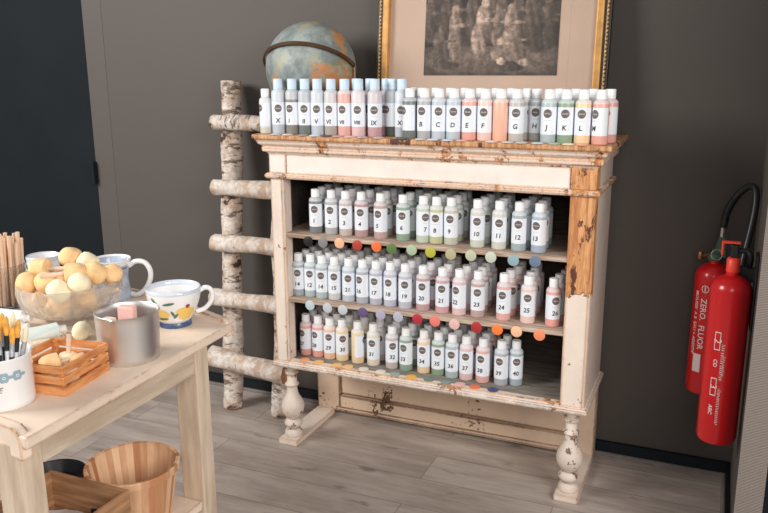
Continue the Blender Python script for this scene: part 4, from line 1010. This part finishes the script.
def brush(bx_, by_, lean, hcol, bcol, L, lab):
    """paintbrush standing bristles up"""
    e = tag(empty('paintbrush', (cp.location.x + bx_, cp.location.y + by_, TZ + .009)), lab, 'paintbrush', 'paintbrushes in the porcelain pot'); dirq(e, (*lean, 1))
    bm = bmesh.new(); lathe(bm, [(0, 0), (.0022, .001), (.0038, L * .3), (.0042, L * .6), (0, L * .6)], 12); obj('brush_handle', bm, hcol, e, True)
    bm = bmesh.new(); lathe(bm, [(0, L * .6), (.0045, L * .6), (.0048, L * .78), (0, L * .78)], 12); obj('ferrule', bm, M['ferrule'] if hcol is not M['brushwhite'] else M['brushblack'], e, 50)
    bm = bmesh.new(); lathe(bm, [(0, L * .78), (.0045, L * .78), (.0055, L * .88), (.0035, L * .97), (0, L)], 12); obj('bristles', bm, bcol, e, True)
BRS = [(.000, -.018, (-.16, .0), 'k', 'orange'), (.014, -.022, (.02, -.02), 'k', 'orange'), (.022, -.010, (.10, .0), 'w', 'orange'), (.030, -.008, (.16, .03), 'k', 'orange'), (.024, .004, (.24, .05), 'w', 'orange'), (-.010, -.024, (-.25, -.02), 'w', 'orange'),
       (-.020, -.010, (-.30, .05), 'k', 'orange'), (.010, .012, (.05, .12), 'w', 'pale'), (.030, .012, (.30, .12), 'k', 'pale'), (-.006, .012, (-.12, .12), 'k', 'orange')]
for i, (a, b, ln, h, c_) in enumerate(BRS):
    a, b, ln = a * .6 + .006, b * .6, (ln[0] * .62 + .05, ln[1] * .62)
    brush(a, b, ln, M['brushblack'] if h == 'k' else M['brushwhite'], M['bristle'] if c_ == 'orange' else M['sponge2'], .150 + .006 * ((i * 37) % 5 - 2),
          '%s-handled paintbrush with %s bristles, %s of the bunch in the pot' % ('black' if h == 'k' else 'white', c_, ['left middle', 'front middle', 'front right of centre', 'right', 'right rear', 'front left', 'far left', 'rear middle', 'far right rear', 'rear left'][i]))
# jar of sticks
jr = tag(empty('glass_jar', (-0.222, -1.300, TZ)), 'clear glass jar of wooden sticks at the table\'s left', 'jar')
bm = bmesh.new(); HJ = .108
lathe(bm, [(0, 0), (.052, 0), (.056, .004), (.056, HJ - .01), (.058, HJ - .006), (.058, HJ), (.055, HJ), (.053, HJ - .01), (.053, .008), (0, .007)], 40); obj('jar_body', bm, M['glass'], jr, 60)
rs = random.Random(11)
for i in range(26):
    a = i * 2.4; r = .044 * math.sqrt((i + .5) / 26); x, y = r * math.cos(a), r * math.sin(a)
    L = .168 + rs.uniform(-.012, .012)
    bm = bmesh.new(); tube(bm, [(0, 0, 0), (0, 0, L * .5), (0, 0, L)], .0048, 10)
    o = obj('wooden_stick', bm, M['stick'], None, True, loc=(jr.location.x + x, jr.location.y + y, TZ + .009)); dirq(o, (x * .3 + .07, y * .3, 1))
    tag(o, 'light wooden stick, one of a bunch standing upright in the glass jar', 'stick', 'wooden sticks in the glass jar')
# paint tubes
def ptube(p, d, lab, L=.075, r=.017):
    e = tag(empty('paint_tube', p), lab, 'paint tube', 'pale tubes on the table'); dirq(e, d)
    bm = bmesh.new(); n = 20; rg = []
    for k in range(8):
        t = k / 7; z = L * t; fl = 1 - .8 * (1 - t); rg.append([bm.verts.new((r * (1 + .15 * (1 - t)) * math.cos(2 * PI * i / n), r * fl * math.sin(2 * PI * i / n), z)) for i in range(n)])
    for A, B in zip(rg, rg[1:]):
        for i in range(n): bm.faces.new((A[i], A[(i + 1) % n], B[(i + 1) % n], B[i]))
    bm.faces.new(rg[0][::-1]); bm.faces.new(rg[-1]); obj('tube_body', bm, M['mint'], e, True)
    bm = bmesh.new(); lathe(bm, [(0, L), (r * .9, L), (r * .5, L + .006), (r * .5, L + .018), (0, L + .018)], 20); obj('tube_cap', bm, M['porcelain'], e, 50)
ptube((-.065, -1.490, TZ + .022), (.85, .35, -.02), 'pale mint paint tube lying left of the crate, front one')
ptube((.060, -1.510, TZ + .022), (.45, .8, -.02), 'pale mint paint tube lying nearest the crate')
ptube((-.110, -1.430, TZ + .022), (.8, .2, .0), 'pale mint paint tube lying beside the glass jar')
ptube((-.020, -1.545, TZ + .022), (.9, -.1, .0), 'pale mint paint tube lying behind the porcelain pot')
